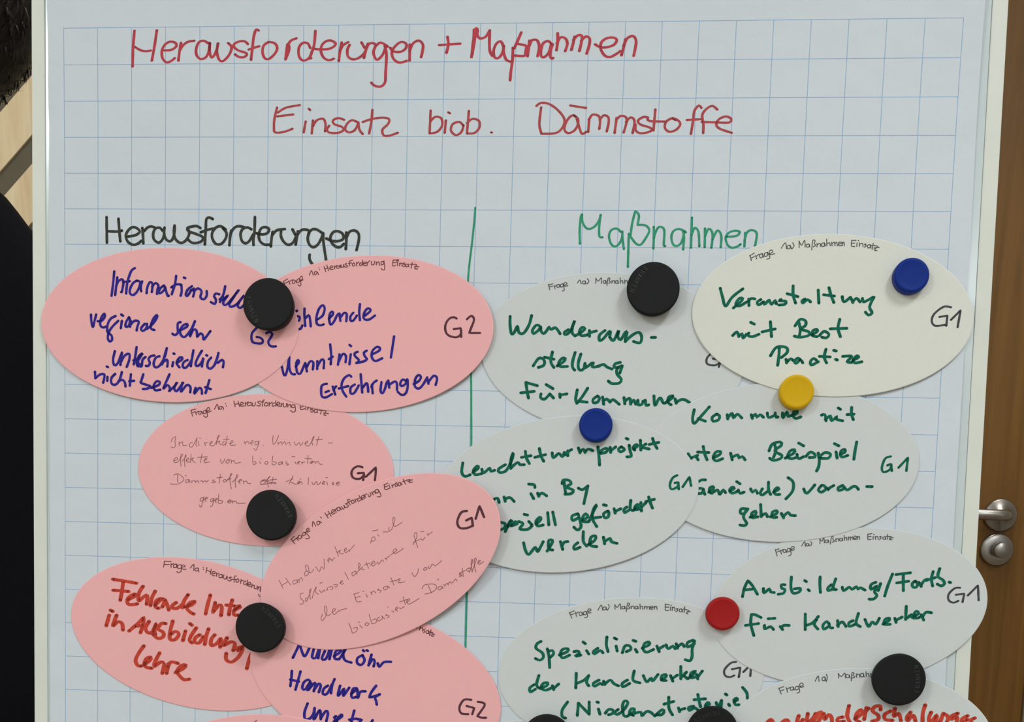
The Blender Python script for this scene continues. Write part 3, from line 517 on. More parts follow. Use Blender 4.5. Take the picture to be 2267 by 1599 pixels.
 ('C3', 'handwriting', 'penp', 0.46, 0.46, '-2318,529 -2307,503 -2285,492 -2289,524 -2285,553 -2299,571 -2318,565;-2259,527 -2258,556;-2256,538 -2232,527 -2229,552 -2202,551;-2158,529 -2176,537 -2180,558 -2161,561 -2128,507 -2124,496 -2132,543 -2124,557;-2113,521 -2109,553;-2104,496 -2098,498;-2068,527 -2061,552;-2065,534 -2042,527;-2031,541 -2009,526 -2016,519 -2027,537 -2016,551 -1994,544 -1964,490 -1957,472 -1972,490 -1979,540;-1975,526 -1953,514 -1960,529 -1942,543;-1898,478 -1912,546;-1927,503 -1883,502;-1920,517 -1934,532 -1927,546 -1905,531;-1882,534 -1856,523 -1860,509 -1875,524 -1871,545 -1834,541;-1771,514 -1764,536;-1764,525 -1745,514 -1734,532;-1727,528 -1705,517 -1712,506 -1723,524 -1712,538;-1668,512 -1690,516 -1690,538 -1671,530 -1660,509 -1675,562 -1689,577 -1700,563;-1631,540 -1628,542;-1558,467 -1561,510 -1553,532 -1535,510 -1517,467;-1520,513 -1520,534;-1516,524 -1498,513 -1490,534;-1487,523 -1472,512 -1461,533;-1454,522 -1436,515 -1432,536;-1403,511 -1387,535 -1366,514 -1354,535 -1336,513;-1322,523 -1300,512 -1307,502 -1322,520 -1310,537 -1288,530 -1256,476 -1260,469 -1271,498 -1266,533;-1220,468 -1237,532;-1241,493 -1194,489;-1150,515 -1120,512;-2299,665 -2269,653 -2277,639 -2295,654 -2295,676 -2269,675;-2269,675 -2232,624 -2243,617 -2247,660 -2242,703;-2235,667 -2206,631 -2209,620 -2217,660 -2213,706;-2205,663 -2183,652 -2191,641 -2203,659 -2194,673 -2175,669;-2168,615 -2172,673;-2168,651 -2146,640 -2161,655 -2134,676;-2086,610 -2097,675;-2120,636 -2045,631;-2071,660 -2049,649 -2056,642 -2069,656 -2063,674 -2030,666;-1948,647 -1937,675 -1918,653 -1915,642;-1896,649 -1907,667 -1892,674 -1881,656 -1896,649 -1870,649;-1866,652 -1866,674;-1862,659 -1844,655 -1836,673 -1796,665;-1707,617 -1707,649 -1703,677 -1684,673 -1685,659 -1699,659;-1655,655 -1651,673;-1648,633 -1644,637;-1607,654 -1618,669 -1603,675 -1592,661 -1607,654;-1559,617 -1562,674 -1540,674 -1533,660 -1555,656;-1496,655 -1514,663 -1511,677 -1492,666 -1489,652 -1485,673;-1452,654 -1463,662 -1441,672 -1459,679;-1393,653 -1385,671;-1416,616 -1397,618;-1378,663 -1356,652 -1364,649 -1375,660 -1363,670;-1345,652 -1341,670;-1341,659 -1323,652;-1298,605 -1301,665;-1320,627 -1272,629;-1283,658 -1261,647 -1272,647 -1275,665 -1250,647 -1242,664;-1239,653 -1224,646 -1213,664 -1194,667;-2268,765 -2268,819;-2298,769 -2268,759 -2231,779 -2223,804 -2260,830 -2313,835 -2320,828;-2186,799 -2204,803 -2204,821 -2186,814 -2182,796 -2174,821;-2208,767 -2202,773;-2163,806 -2159,820;-2156,809 -2137,805 -2133,820;-2129,812 -2115,805 -2111,819;-2096,808 -2081,804 -2077,818;-2073,811 -2055,804 -2051,814 -2036,800;-1995,795 -2006,803 -1984,809 -1999,819 -2014,813;-1947,754 -1954,819;-1973,780 -1932,776;-1913,790 -1928,801 -1917,811 -1902,800 -1913,790;-1902,804 -1862,753 -1869,749 -1876,796 -1864,857;-1895,793 -1865,785;-1857,810 -1817,766 -1824,755 -1835,802 -1831,849;-1813,805 -1787,794 -1798,787 -1809,805 -1798,819;-1776,797 -1772,819;-1768,804 -1750,800 -1742,815 -1720,815;-1613,783 -1642,798 -1642,819 -1620,815 -1591,775 -1576,761 -1598,790 -1586,840;-1554,767 -1564,818;-1646,798 -1528,781;-1645,823 -1531,803;-1635,791 -1531,813;-1406,753 -1435,815;-1457,797 -1406,775;-1420,800 -1380,817;-1376,806 -1354,795 -1365,792 -1369,813 -1343,795 -1339,816;-1354,774 -1348,777;-1292,765 -1295,815;-1266,797 -1254,814 -1233,792 -1221,814 -1200,792;-1192,806 -1170,795 -1181,788 -1188,806 -1174,812;-1156,791 -1152,812;-1164,759 -1153,762;-1104,793 -1119,801 -1104,807 -1115,813;-1089,803 -1064,796 -1071,789 -1086,800 -1078,814 -1064,810;-2072,927 -2091,931 -2095,952 -2076,945 -2069,923 -2083,981 -2094,996 -2102,981;-2065,941 -2042,929 -2050,922 -2061,937 -2053,955;-1998,932 -2016,936 -2016,954 -2001,947 -1994,928 -2005,983 -2020,987;-1990,946 -1968,935 -1975,928 -1986,946 -1975,960;-1957,899 -1960,960 -1938,963 -1927,948 -1953,942;-1893,955 -1867,943 -1874,936 -1889,951 -1878,962 -1856,943 -1852,961;-1848,950 -1830,946 -1818,960 -1759,959'),
 ('C3', 'group_mark', 'gpink', 1.72, 1.59, '-898,682 -931,675 -967,697 -977,733 -959,761 -915,764 -886,738;-930,725 -886,721 -886,721 -886,745 -891,774;-871,749 -836,716 -800,680 -800,680 -800,722 -805,772'),
 ('C4', 'caption', 'capp', 0.67, 0.67, '-1408,1215 -1383,1244;-1411,1213 -1386,1190;-1398,1227 -1373,1205;-1371,1202 -1355,1221;-1368,1207 -1356,1189;-1346,1182 -1358,1190 -1350,1209 -1333,1199 -1336,1182 -1328,1196;-1308,1159 -1323,1164 -1323,1184 -1305,1176 -1306,1159 -1275,1192 -1285,1205 -1303,1203;-1301,1159 -1276,1136 -1286,1129 -1296,1139 -1288,1158 -1271,1148;-1253,1116 -1249,1080 -1228,1113;-1201,1078 -1219,1081 -1216,1103 -1198,1095 -1201,1078 -1186,1088;-1194,1047 -1192,1048;-1187,1052 -1185,1054;-1161,1017 -1136,1053;-1137,1004 -1113,1040;-1149,1036 -1124,1018;-1114,1018 -1091,1001 -1102,991 -1111,1001 -1106,1025 -1086,1015;-1091,991 -1076,1010;-1086,998 -1077,981;-1054,973 -1072,981 -1066,1000 -1049,990 -1054,973 -1039,992;-1039,968 -1026,987 -1016,970 -1024,958 -1011,975;-994,945 -1009,948 -989,960 -994,972 -1009,972;-977,916 -995,921 -974,955;-994,938 -967,925;-955,920 -967,928 -959,945 -944,935 -955,920;-942,915 -932,934;-937,920 -922,910;-907,905 -922,913 -914,929 -897,917;-910,888 -887,919;-895,907 -872,895 -883,885 -892,895 -885,914 -867,904;-875,880 -862,899;-870,887 -855,873;-845,877 -837,894 -823,884 -830,865;-818,862 -805,881;-813,872 -801,855 -788,871;-776,840 -793,850 -783,867 -766,857 -773,840 -750,878 -755,892 -775,893;-724,808 -721,839 -689,834;-729,810 -702,796;-724,825 -699,815;-689,812 -682,831;-692,801 -690,802;-670,807 -662,826;-664,814 -652,802 -642,819;-633,792 -645,797 -627,806 -632,816 -645,814;-613,789 -625,797 -617,813 -603,804 -610,789 -595,803;-588,767 -570,801;-591,784 -563,774;-563,772 -536,769 -543,788 -521,785;-553,781 -521,769'),
 ('C4', 'handwriting', 'penp', 0.46, 0.46, '-1497,1511 -1466,1571;-1447,1495 -1408,1546;-1474,1548 -1431,1521;-1366,1507 -1393,1516 -1385,1538 -1358,1519 -1366,1504 -1354,1526;-1354,1500 -1342,1522;-1347,1507 -1331,1488 -1319,1510;-1286,1437 -1305,1449 -1301,1475 -1274,1452 -1282,1404 -1302,1400 -1289,1441 -1258,1448 -1240,1425;-1224,1406 -1197,1439 -1182,1405 -1162,1419 -1163,1348;-1136,1362 -1117,1347 -1125,1339 -1135,1355 -1125,1373;-1117,1350 -1098,1361;-1106,1354 -1083,1338;-1084,1256 -1056,1326;-1068,1300 -1041,1281 -1053,1300 -1018,1307;-1014,1288 -995,1272 -1003,1265 -1014,1280 -1003,1299 -984,1283;-980,1279 -972,1290;-976,1283 -938,1241;-820,1227 -809,1186 -790,1182 -789,1204 -812,1212;-767,1163 -759,1174;-729,1143 -695,1142;-810,1138 -768,1129;-684,1109 -687,1139 -661,1112 -643,1045 -659,1042 -654,1090 -635,1100 -590,1070;-1314,1600 -1337,1608 -1333,1638 -1310,1660 -1321,1680 -1340,1680;-1283,1633 -1298,1641 -1290,1660 -1264,1599 -1257,1568 -1268,1584 -1260,1644;-1248,1636 -1233,1583 -1218,1552 -1222,1590 -1202,1604;-1195,1574 -1179,1592 -1160,1573 -1152,1584;-1192,1525 -1173,1517;-1137,1553 -1133,1572 -1145,1572;-1126,1553 -1103,1545 -1095,1560 -1110,1568;-1088,1533 -1065,1529 -1064,1544 -1080,1548;-1045,1521 -1023,1509 -1030,1501 -1040,1517 -1026,1528 -1015,1520;-1008,1441 -980,1489;-931,1431 -954,1443 -946,1465 -924,1442 -928,1427 -916,1453;-912,1438 -894,1385 -905,1371 -905,1408;-901,1423 -874,1396 -886,1411 -863,1418;-852,1362 -832,1406;-867,1385 -821,1368;-821,1383 -787,1360 -798,1353 -810,1368 -798,1390 -775,1367;-768,1359 -756,1374 -734,1344 -722,1354;-711,1328 -699,1343;-707,1335 -677,1312;-669,1305 -624,1270 -640,1263 -654,1282 -631,1293 -579,1258;-507,1230 -481,1174 -486,1141 -501,1160 -488,1204 -472,1248;-507,1212 -458,1189;-451,1181 -439,1195 -421,1173;-452,1135 -429,1133;-406,1147 -398,1161;-398,1154 -369,1135;-1169,1750 -1180,1785 -1165,1792 -1138,1746 -1139,1697 -1155,1693 -1150,1735 -1130,1760 -1108,1745;-1100,1737 -1073,1713 -1085,1706 -1096,1725 -1084,1748 -1061,1732;-1061,1732 -1046,1720 -1035,1723;-1031,1712 -1012,1708 -989,1703;-933,1600 -916,1648 -882,1647;-940,1596 -902,1584;-925,1622 -890,1610;-848,1593 -836,1616;-872,1572 -864,1575;-814,1577 -802,1596;-810,1585 -791,1569 -775,1584;-753,1553 -764,1561 -737,1564 -745,1579;-700,1533 -719,1541 -711,1559 -688,1544 -692,1529 -673,1543;-666,1468 -643,1520;-670,1498 -624,1486;-628,1490 -598,1474 -609,1504 -563,1495;-511,1430 -491,1456 -469,1426 -466,1399;-417,1391 -428,1402 -416,1409 -401,1394 -417,1387;-394,1379 -382,1397 -364,1363 -341,1374 -296,1336;-972,1808 -952,1853 -943,1879 -913,1863 -910,1836 -936,1845;-891,1820 -871,1839;-902,1797 -891,1799;-837,1800 -852,1812 -837,1822 -822,1807 -837,1800;-823,1739 -807,1787 -799,1806 -768,1794 -772,1771 -795,1776;-746,1755 -761,1771 -749,1785 -723,1762 -730,1747 -707,1769;-689,1735 -700,1742 -673,1745 -688,1761;-655,1707 -639,1718;-686,1680 -683,1683;-632,1703 -609,1687 -621,1680 -628,1695 -612,1710;-598,1683 -590,1690 -563,1674;-572,1604 -556,1659;-598,1642 -541,1621;-549,1644 -522,1624 -534,1617 -545,1636 -526,1654 -454,1611;-391,1516 -368,1564;-436,1540 -414,1513 -346,1507 -330,1533 -360,1563 -413,1580;-300,1521 -319,1529 -311,1547 -289,1532 -293,1517 -281,1535;-324,1475 -316,1469;-278,1505 -266,1520;-266,1509 -251,1497 -244,1512;-244,1501 -233,1485 -221,1500;-218,1485 -206,1492;-206,1481 -192,1466 -180,1477;-151,1417 -166,1432 -151,1442 -166,1447;-159,1421 -147,1440;-145,1387 -136,1446;-166,1424 -122,1401;-99,1386 -114,1397 -99,1408 -84,1393 -99,1382;-91,1415 -71,1333 -78,1323 -81,1356 -72,1414;-73,1407 -45,1325 -56,1315 -59,1355 -46,1410;-33,1347 -14,1332 -26,1329 -33,1347 -18,1354 8,1335'),
 ('C4', 'group_mark', 'gpink', 1.83, 1.63, '-121,981 -162,994 -188,1057 -171,1100 -123,1103 -79,1086;-124,1048 -84,1028 -84,1028 -75,1086;-56,1035 -30,945 -30,945 4,1022'),
 ('C5', 'caption', 'capp', 0.7, 0.7, '-2363,1396 -2370,1441;-2363,1398 -2313,1399;-2366,1422 -2327,1420;-2313,1414 -2313,1443;-2313,1423 -2293,1413;-2274,1416 -2293,1423 -2293,1442 -2273,1438 -2270,1416 -2267,1444;-2237,1421 -2260,1425 -2260,1447 -2237,1444 -2234,1421 -2237,1466 -2257,1479 -2270,1470;-2234,1437 -2207,1433 -2217,1421 -2234,1431 -2227,1450 -2200,1452;-2167,1442 -2141,1415 -2141,1460;-2111,1440 -2131,1447 -2127,1463 -2108,1456 -2108,1440 -2102,1469;-2069,1436 -2067,1437;-2069,1448 -2067,1450;-2042,1435 -2048,1473;-2009,1447 -2018,1485;-2045,1454 -2012,1466;-2005,1479 -1979,1475 -1985,1462 -2002,1469 -2002,1488 -1982,1494;-1969,1471 -1969,1497;-1969,1484 -1952,1474;-1929,1483 -1949,1487 -1949,1506 -1929,1502 -1926,1483 -1926,1508;-1913,1485 -1916,1508 -1899,1514 -1890,1491 -1889,1517;-1857,1500 -1876,1504 -1856,1519 -1866,1529 -1883,1523;-1820,1492 -1834,1493 -1836,1538;-1850,1516 -1823,1515;-1807,1511 -1823,1521 -1817,1537 -1800,1527 -1807,1511;-1784,1514 -1787,1543;-1784,1527 -1767,1520;-1748,1525 -1764,1532 -1761,1551 -1744,1545;-1735,1519 -1741,1557;-1734,1551 -1711,1547 -1718,1534 -1731,1541 -1731,1560 -1711,1563;-1701,1546 -1704,1572;-1701,1559 -1688,1553;-1682,1556 -1685,1575 -1668,1578 -1662,1558;-1655,1564 -1658,1587;-1655,1574 -1639,1564 -1639,1589;-1626,1573 -1642,1593 -1629,1599;-1651,1619 -1648,1631 -1631,1635'),
 ('C5', 'handwriting', 'redm', 2.98, 2.35, '-2756,1542 -2666,1553 -2576,1566;-2676,1556 -2686,1628 -2699,1696;-2753,1623 -2693,1625 -2636,1629;-2635,1688 -2592,1664 -2582,1647 -2605,1651 -2642,1681 -2642,1717 -2612,1726 -2568,1718;-2525,1587 -2555,1637 -2558,1695 -2512,1658 -2492,1657 -2498,1719;-2432,1620 -2458,1672 -2468,1728;-2431,1723 -2398,1690 -2385,1673 -2425,1691 -2431,1736 -2405,1745;-2382,1677 -2358,1682 -2378,1735;-2358,1682 -2345,1708 -2328,1756;-2272,1699 -2298,1719 -2305,1739 -2265,1741 -2225,1710;-2182,1638 -2212,1684 -2225,1736;-2218,1730 -2159,1715 -2129,1688 -2165,1696 -2192,1735 -2165,1767 -2138,1779;-2014,1636 -2033,1704 -2049,1776;-1977,1690 -1993,1761;-1989,1755 -1947,1708 -1927,1720 -1933,1785;-1848,1666 -1864,1718 -1873,1777;-1894,1706 -1828,1711;-1834,1743 -1788,1716 -1802,1710 -1834,1743 -1834,1775 -1801,1777;-2783,1809 -2806,1888;-2773,1772 -2756,1780;-2726,1807 -2756,1886 -2716,1856 -2685,1868 -2678,1916;-2631,1921 -2571,1870 -2518,1817 -2518,1817 -2524,1875 -2544,1931;-2588,1885 -2521,1875;-2478,1845 -2504,1894 -2491,1926 -2457,1925 -2421,1859 -2437,1905 -2430,1944;-2351,1857 -2384,1858 -2411,1898 -2370,1922 -2370,1955 -2410,1969 -2450,1938;-2297,1836 -2317,1914 -2317,1972 -2277,1971 -2250,1931 -2277,1913 -2310,1933;-2200,1907 -2220,1979;-2168,1851 -2151,1862;-2118,1881 -2150,1928 -2170,1974 -2150,1993;-2091,1932 -2124,1953 -2130,1985 -2097,1991 -2064,1944;-2025,1885 -2044,1944 -2053,2002;-1978,1928 -2004,1962 -2004,2007 -1964,1993 -1931,1953 -1937,2018;-1885,1945 -1911,2004 -1858,1976 -1825,1988 -1838,2040;-1765,2005 -1805,2020 -1805,2039 -1765,2018 -1797,2084 -1850,2125 -1890,2107 -1890,2061;-1699,2058 -1718,2107 -1734,2169;-2517,2028 -2557,2085 -2580,2138 -2563,2176 -2533,2178;-2516,2168 -2470,2134 -2463,2111 -2496,2122 -2513,2161 -2496,2187 -2456,2192;-2396,2076 -2429,2139 -2436,2178 -2389,2144 -2362,2156 -2375,2228;-2329,2155 -2342,2227;-2335,2181 -2309,2141 -2255,2149;-2275,2218 -2222,2190 -2195,2160 -2229,2164 -2262,2205 -2241,2243 -2208,2268 -2168,2263'),
 ('C6', 'caption', 'capp', 0.68, 0.68, '-481,1811 -473,1829;-447,1817 -454,1840;-451,1832 -432,1824 -431,1850;-410,1831 -424,1839 -413,1849 -424,1861;-387,1841 -405,1849 -401,1864 -383,1859 -387,1845 -383,1867;-369,1837 -379,1878;-383,1852 -357,1855;-368,1859 -349,1866 -364,1881 -349,1886;-368,1874 -340,1873'),
 ('C6', 'handwriting', 'blue', 2.1, 1.9, '-1387,2076 -1346,1989 -1325,1936;-1335,1984 -1300,2062 -1259,1986;-1232,2007 -1243,2067 -1216,2070 -1191,1998;-1187,2005 -1197,2073;-1149,2019 -1171,2076 -1140,2075 -1115,2010;-1089,1965 -1114,2077;-1080,2054 -1035,2023 -1028,2007 -1066,2016 -1076,2069 -1042,2075;-1042,2075 -998,2006 -995,1962 -1012,2037 -997,2081 -951,2096;-869,2039 -906,2063 -906,2100 -875,2110 -853,2076 -869,2039;-866,2003 -858,2009;-838,2002 -831,2006;-802,2033 -823,2112;-819,2104 -793,2066 -778,2080 -785,2118;-755,2094 -743,2120 -710,2085 -658,2080;-1393,2173 -1396,2230 -1403,2286;-1328,2175 -1346,2243 -1364,2311;-1404,2238 -1339,2250;-1253,2251 -1267,2233 -1301,2253 -1313,2298 -1292,2306 -1255,2251;-1255,2247 -1272,2308;-1243,2262 -1273,2311;-1265,2307 -1228,2261 -1213,2260 -1227,2317;-1224,2306 -1190,2260 -1175,2274 -1189,2323;-1122,2272 -1152,2296 -1159,2333 -1128,2332 -1092,2263;-1073,2222 -1091,2271 -1098,2327;-1031,2269 -1045,2344 -1000,2290 -1007,2343 -963,2281;-947,2325 -909,2294 -902,2286 -932,2287 -946,2333 -938,2355 -908,2346;-902,2294 -897,2353;-893,2346 -879,2308 -841,2303;-763,2259 -796,2305 -814,2346 -814,2346 -788,2342 -735,2321;-735,2321 -769,2345 -761,2371 -756,2397;-1271,2409 -1293,2474 -1289,2523 -1254,2521 -1228,2486 -1218,2441;-1218,2441 -1224,2524;-1216,2520 -1179,2454 -1171,2522;-1171,2514 -1134,2460 -1118,2475 -1129,2535;-1057,2495 -1072,2503 -1057,2525 -1072,2533;-1049,2524 -1012,2493 -1019,2482 -1049,2517 -1049,2538;-922,2448 -943,2534;-958,2517 -905,2507;-898,2511 -864,2513 -882,2531 -859,2543;-784,2514 -795,2533'),
 ('C6', 'group_mark', 'gpink', 1.72, 1.59, '-62,2336 -114,2338 -146,2391 -133,2436 -81,2441;-94,2382 -38,2395 -38,2395 -51,2440;-13,2349 28,2355 36,2377 -14,2453 -14,2453 16,2463 50,2462'),
 ('C7', 'caption', 'capp', 0.7, 0.7, '-1652,2550 -1666,2562 -1666,2577'),
 ('W1', 'caption', 'capw', 0.67, 0.67, '404,-618 412,-580;401,-611 433,-621;408,-599 433,-605;443,-609 450,-587;446,-601 462,-612;475,-618 462,-612 466,-596 482,-603 478,-618 485,-599;504,-622 488,-615 492,-599 507,-606 505,-622 515,-578 502,-573;510,-609 533,-622 523,-631 510,-622 517,-606 539,-609;606,-629 622,-648 632,-623;657,-642 641,-638 645,-623 661,-626 660,-642 665,-622;673,-657 686,-642 674,-623;733,-661 734,-627;733,-661 750,-642 771,-664 773,-627;801,-646 785,-643 789,-627 801,-630 804,-646 806,-627;812,-612 819,-662 832,-659 826,-646 836,-637 824,-627;846,-646 846,-628;848,-640 862,-646 865,-628;884,-647 871,-643 875,-628 888,-631 887,-647 891,-628;902,-665 904,-628;903,-640 919,-647 923,-628;935,-650 936,-628;936,-641 951,-647 955,-628'),
 ('W1', 'handwriting', 'greenm', 2.18, 1.99, '139,-394 141,-328 153,-271 172,-284 193,-328 204,-284 237,-278 274,-336 291,-402;358,-319 342,-335 323,-333 300,-301 308,-276 340,-298 359,-324 359,-299 380,-277 405,-305 417,-325 430,-306 462,-319 496,-278;553,-307 525,-288 532,-272 566,-295 596,-371 584,-339 579,-289 600,-264;600,-264 644,-289 669,-315 649,-324 631,-295 645,-267 683,-271;701,-303 703,-262;683,-271 715,-290 749,-300;810,-304 773,-272 774,-234 800,-247 836,-292 849,-298 844,-260;844,-260 871,-235 900,-292 906,-305 902,-261 922,-242 952,-293 964,-293 954,-243;954,-230 1003,-275 1047,-294 1068,-263 1057,-222 1012,-231;1135,-260 1164,-261;313,-53 348,-104 378,-104 393,-83 386,-57 350,-43;446,-152 437,-83 460,-44;392,-115 458,-101;482,-55 525,-84 539,-106 517,-109 492,-77 504,-52 555,-53;606,-150 590,-85 592,-46 607,-28;647,-140 631,-79 636,-36 658,-29 686,-58;678,-76 679,-44 729,-80;736,-80 730,-51 781,-59;766,-56 809,-70 832,-53 869,-39;925,-86 889,-75 883,-50 919,-54 940,-65 905,-40 906,-4 937,31 923,57 872,61 846,44;940,-62 924,-11;265,63 275,121 287,171;265,63 347,84;231,136 326,124;375,141 372,166 401,177 437,140;437,140 464,168;409,75 458,103;507,139 511,164;510,146 558,138;630,108 621,173 630,202;703,96 665,158 630,202;640,187 702,193;774,149 745,171 746,196 775,192 789,163 774,149;810,155 820,206;815,184 840,169 863,190;863,190 884,172 929,204;960,157 968,200;968,182 1000,160 1009,202;1008,195 1029,173 1045,202;1058,173 1063,205 1088,201 1095,179;1109,172 1117,208 1135,204;1169,142 1179,207 1203,163 1217,156 1232,184 1240,191;1247,191 1296,155 1303,140 1274,148 1268,184 1291,201;1318,161 1326,190;1326,183 1361,164 1390,167 1424,188'),
 ('W1', 'group_mark', 'gwhite', 1.56, 1.37, '1569,-170 1549,-152 1525,-120 1530,-84 1574,-74 1602,-82 1612,-92;1568,-120 1600,-117;1622,-103 1610,-64'),
 ('W2', 'caption', 'capw', 0.65, 0.65, '1789,-820 1799,-784;1785,-816 1817,-836;1794,-800 1818,-812;1825,-820 1835,-796;1830,-812 1849,-828;1870,-832 1854,-824 1859,-804 1875,-812 1871,-832 1883,-808;1906,-841 1886,-833 1891,-813 1907,-821 1906,-841 1924,-805 1904,-795;1915,-825 1942,-845 1929,-857 1918,-845 1927,-825 1955,-833;1998,-869 2024,-905 2034,-866;2053,-890 2037,-882 2042,-866 2058,-870 2057,-890 2067,-866;2073,-906 2084,-886 2071,-866;2116,-918 2119,-874;2116,-918 2134,-890 2153,-922 2159,-878;2182,-898 2166,-894 2171,-878 2187,-882 2186,-898 2191,-878;2204,-859 2209,-922 2225,-919 2218,-903 2229,-891 2214,-879;2238,-903 2239,-879;2243,-895 2258,-903 2263,-883;2286,-907 2269,-901 2273,-883 2289,-887 2288,-907 2295,-885;2301,-931 2305,-887;2307,-901 2322,-907 2328,-887;2336,-911 2340,-887;2341,-903 2354,-911 2360,-887;2360,-903 2370,-911 2376,-887;2383,-899 2403,-904 2394,-913 2383,-907 2385,-889 2404,-889;2407,-912 2409,-888;2411,-904 2419,-912 2422,-888;2470,-924 2470,-888 2492,-884;2470,-924 2498,-924;2471,-905 2491,-906;2507,-908 2506,-884;2513,-924 2516,-922;2523,-908 2524,-884;2527,-900 2543,-904 2548,-882;2567,-900 2556,-898 2570,-889 2557,-879;2592,-897 2578,-890 2583,-874 2597,-881 2596,-897 2601,-873;2615,-905 2609,-865;2600,-890 2624,-889;2620,-890 2644,-885 2626,-861 2642,-857;2621,-874 2657,-879'),
 ('W2', 'handwriting', 'greenm', 2.11, 1.92, '1595,-597 1614,-536 1637,-476 1680,-537 1750,-594;1691,-464 1738,-505 1753,-529 1729,-529 1706,-489 1731,-477 1779,-505;1794,-526 1797,-481;1787,-506 1811,-530 1835,-526;1876,-523 1852,-506 1862,-486 1893,-507 1893,-515 1902,-490 1925,-515;1933,-519 1951,-491 1974,-519 1983,-495;2014,-524 1999,-516 2048,-512 2040,-492 2000,-487;2091,-617 2094,-557 2113,-501;2053,-564 2127,-545;2176,-529 2157,-517 2162,-501 2193,-525 2214,-510;2262,-590 2271,-502;2334,-607 2349,-559 2372,-507;2300,-559 2373,-551;2426,-548 2440,-512 2482,-544;2487,-536 2500,-508;2500,-516 2523,-537 2548,-513;2563,-537 2572,-513 2635,-546;2639,-546 2614,-481 2633,-441 2609,-425 2588,-445;1695,-277 1723,-302 1737,-270;1737,-274 1760,-290 1766,-258 1789,-287;1805,-295 1798,-279 1831,-271 1875,-288;1814,-368 1839,-356;1948,-374 1961,-272;1895,-304 1983,-325;2140,-376 2154,-323 2149,-275;2117,-347 2151,-392 2188,-380 2186,-348 2154,-327 2212,-308 2213,-284 2157,-271 2116,-278;2233,-288 2269,-309 2268,-325 2240,-316 2237,-284 2270,-276;2286,-284 2317,-313 2350,-293 2335,-269 2303,-273;2418,-395 2409,-334 2428,-278;2357,-330 2469,-335;2018,-196 2017,-135 2012,-78;1960,-142 1998,-200 2063,-201 2073,-168 2034,-131;2067,-120 2072,-95;2076,-103 2099,-124 2116,-112;2165,-117 2148,-129 2126,-108 2137,-92 2165,-117 2182,-97;2274,-116 2255,-129 2234,-107 2241,-83 2287,-106;2335,-192 2326,-139 2344,-99;2293,-143 2366,-140;2388,-185 2405,-181;2404,-124 2416,-120;2451,-145 2512,-146 2481,-109 2514,-105;2521,-118 2560,-142 2544,-150 2521,-118 2538,-102 2582,-110'),
 ('W2', 'group_mark', 'gwhite', 1.56, 1.35, '3157,-483 3109,-486 3049,-438 3035,-389 3061,-358 3124,-366;3085,-418 3137,-427 3137,-427 3133,-359;3162,-399 3222,-463 3222,-463 3209,-351'),
 ('W4', 'handwriting', 'greenm', 2.21, 2.02, '-168,637 -174,704 -149,732 -113,719;-94,703 -55,670 -63,655 -90,687 -77,718 -29,709;-30,678 -17,705 26,669 34,692 62,684;137,643 90,675 98,699 146,682 187,594 190,559 176,610 177,669;177,665 224,625 240,640 272,640;277,546 286,592 308,631;251,589 318,576;376,524 389,575 410,613;346,587 421,566;468,553 477,588 515,556 540,579 555,548;578,536 579,571;555,567 586,539 605,527;652,515 665,549;665,542 688,522 701,545;704,537 723,521 755,532;790,504 800,574 806,632;799,543 837,515 861,518 846,542 807,550;876,506 881,541;881,530 915,502;954,501 935,517 948,536 979,520 954,501;1009,488 1018,531 1027,565 996,570;987,442 999,447;1041,515 1071,491 1056,483 1037,503 1049,522;1086,452 1092,521;1095,498 1126,478;1099,502 1150,512;1171,438 1184,473 1205,507;1149,481 1215,465;64,889 88,880 101,911;135,871 144,902;140,887 176,874 208,901;326,843 347,878;308,776 348,780 353,799;374,838 383,861;382,853 406,837 438,856;558,751 572,829;546,767 553,743 593,743 610,766 579,790 627,812 612,836 569,841;662,796 690,807 721,787;729,779 715,850 705,905;109,1050 149,1061 142,1092 110,1105;151,1116 181,1044 196,1036 166,1084;190,1075 237,1058 221,1043 197,1067;245,1042 277,1057 254,1094 310,1096 341,1071;317,1040 341,1064;283,990 307,995;373,1055 404,1022 395,1007 368,1039 381,1070 421,1062;450,974 461,1061;486,969 508,1059;664,977 625,993 630,1025 673,1000 664,977;673,1000 691,1063 668,1091 640,1072;694,1023 736,998 720,975 697,1007 706,1031 745,1030;745,1030 782,942 797,910 774,942 768,1005 802,1064;768,1005 827,996;877,952 846,972 855,999 879,995 885,963 877,952;844,909 864,913;920,935 929,966;928,954 967,934;1010,921 991,937 995,961 1034,936;1035,873 1034,936 1058,943;1065,931 1096,911 1084,900 1065,920 1073,939 1104,930;1107,887 1113,946;1112,919 1142,887;1160,847 1173,886 1190,924;1142,879 1200,862;285,1192 299,1243 324,1274 370,1221 387,1253 425,1180;455,1247 481,1202 492,1170 464,1171 466,1227 494,1238;548,1177 566,1232;557,1208 576,1180 600,1175;672,1181 645,1206 649,1229 689,1213;708,1102 711,1172 736,1203;743,1195 790,1162 797,1131 765,1139 759,1195 807,1205;852,1137 862,1184;861,1168 900,1144 909,1167 949,1178'),
 ('W4', 'group_mark', 'greenm', 1.83, 1.64, '1353,691 1322,711 1305,758 1318,789 1356,772 1363,741 1339,745;1363,741 1368,788;1395,771 1439,700 1439,700 1453,762'),
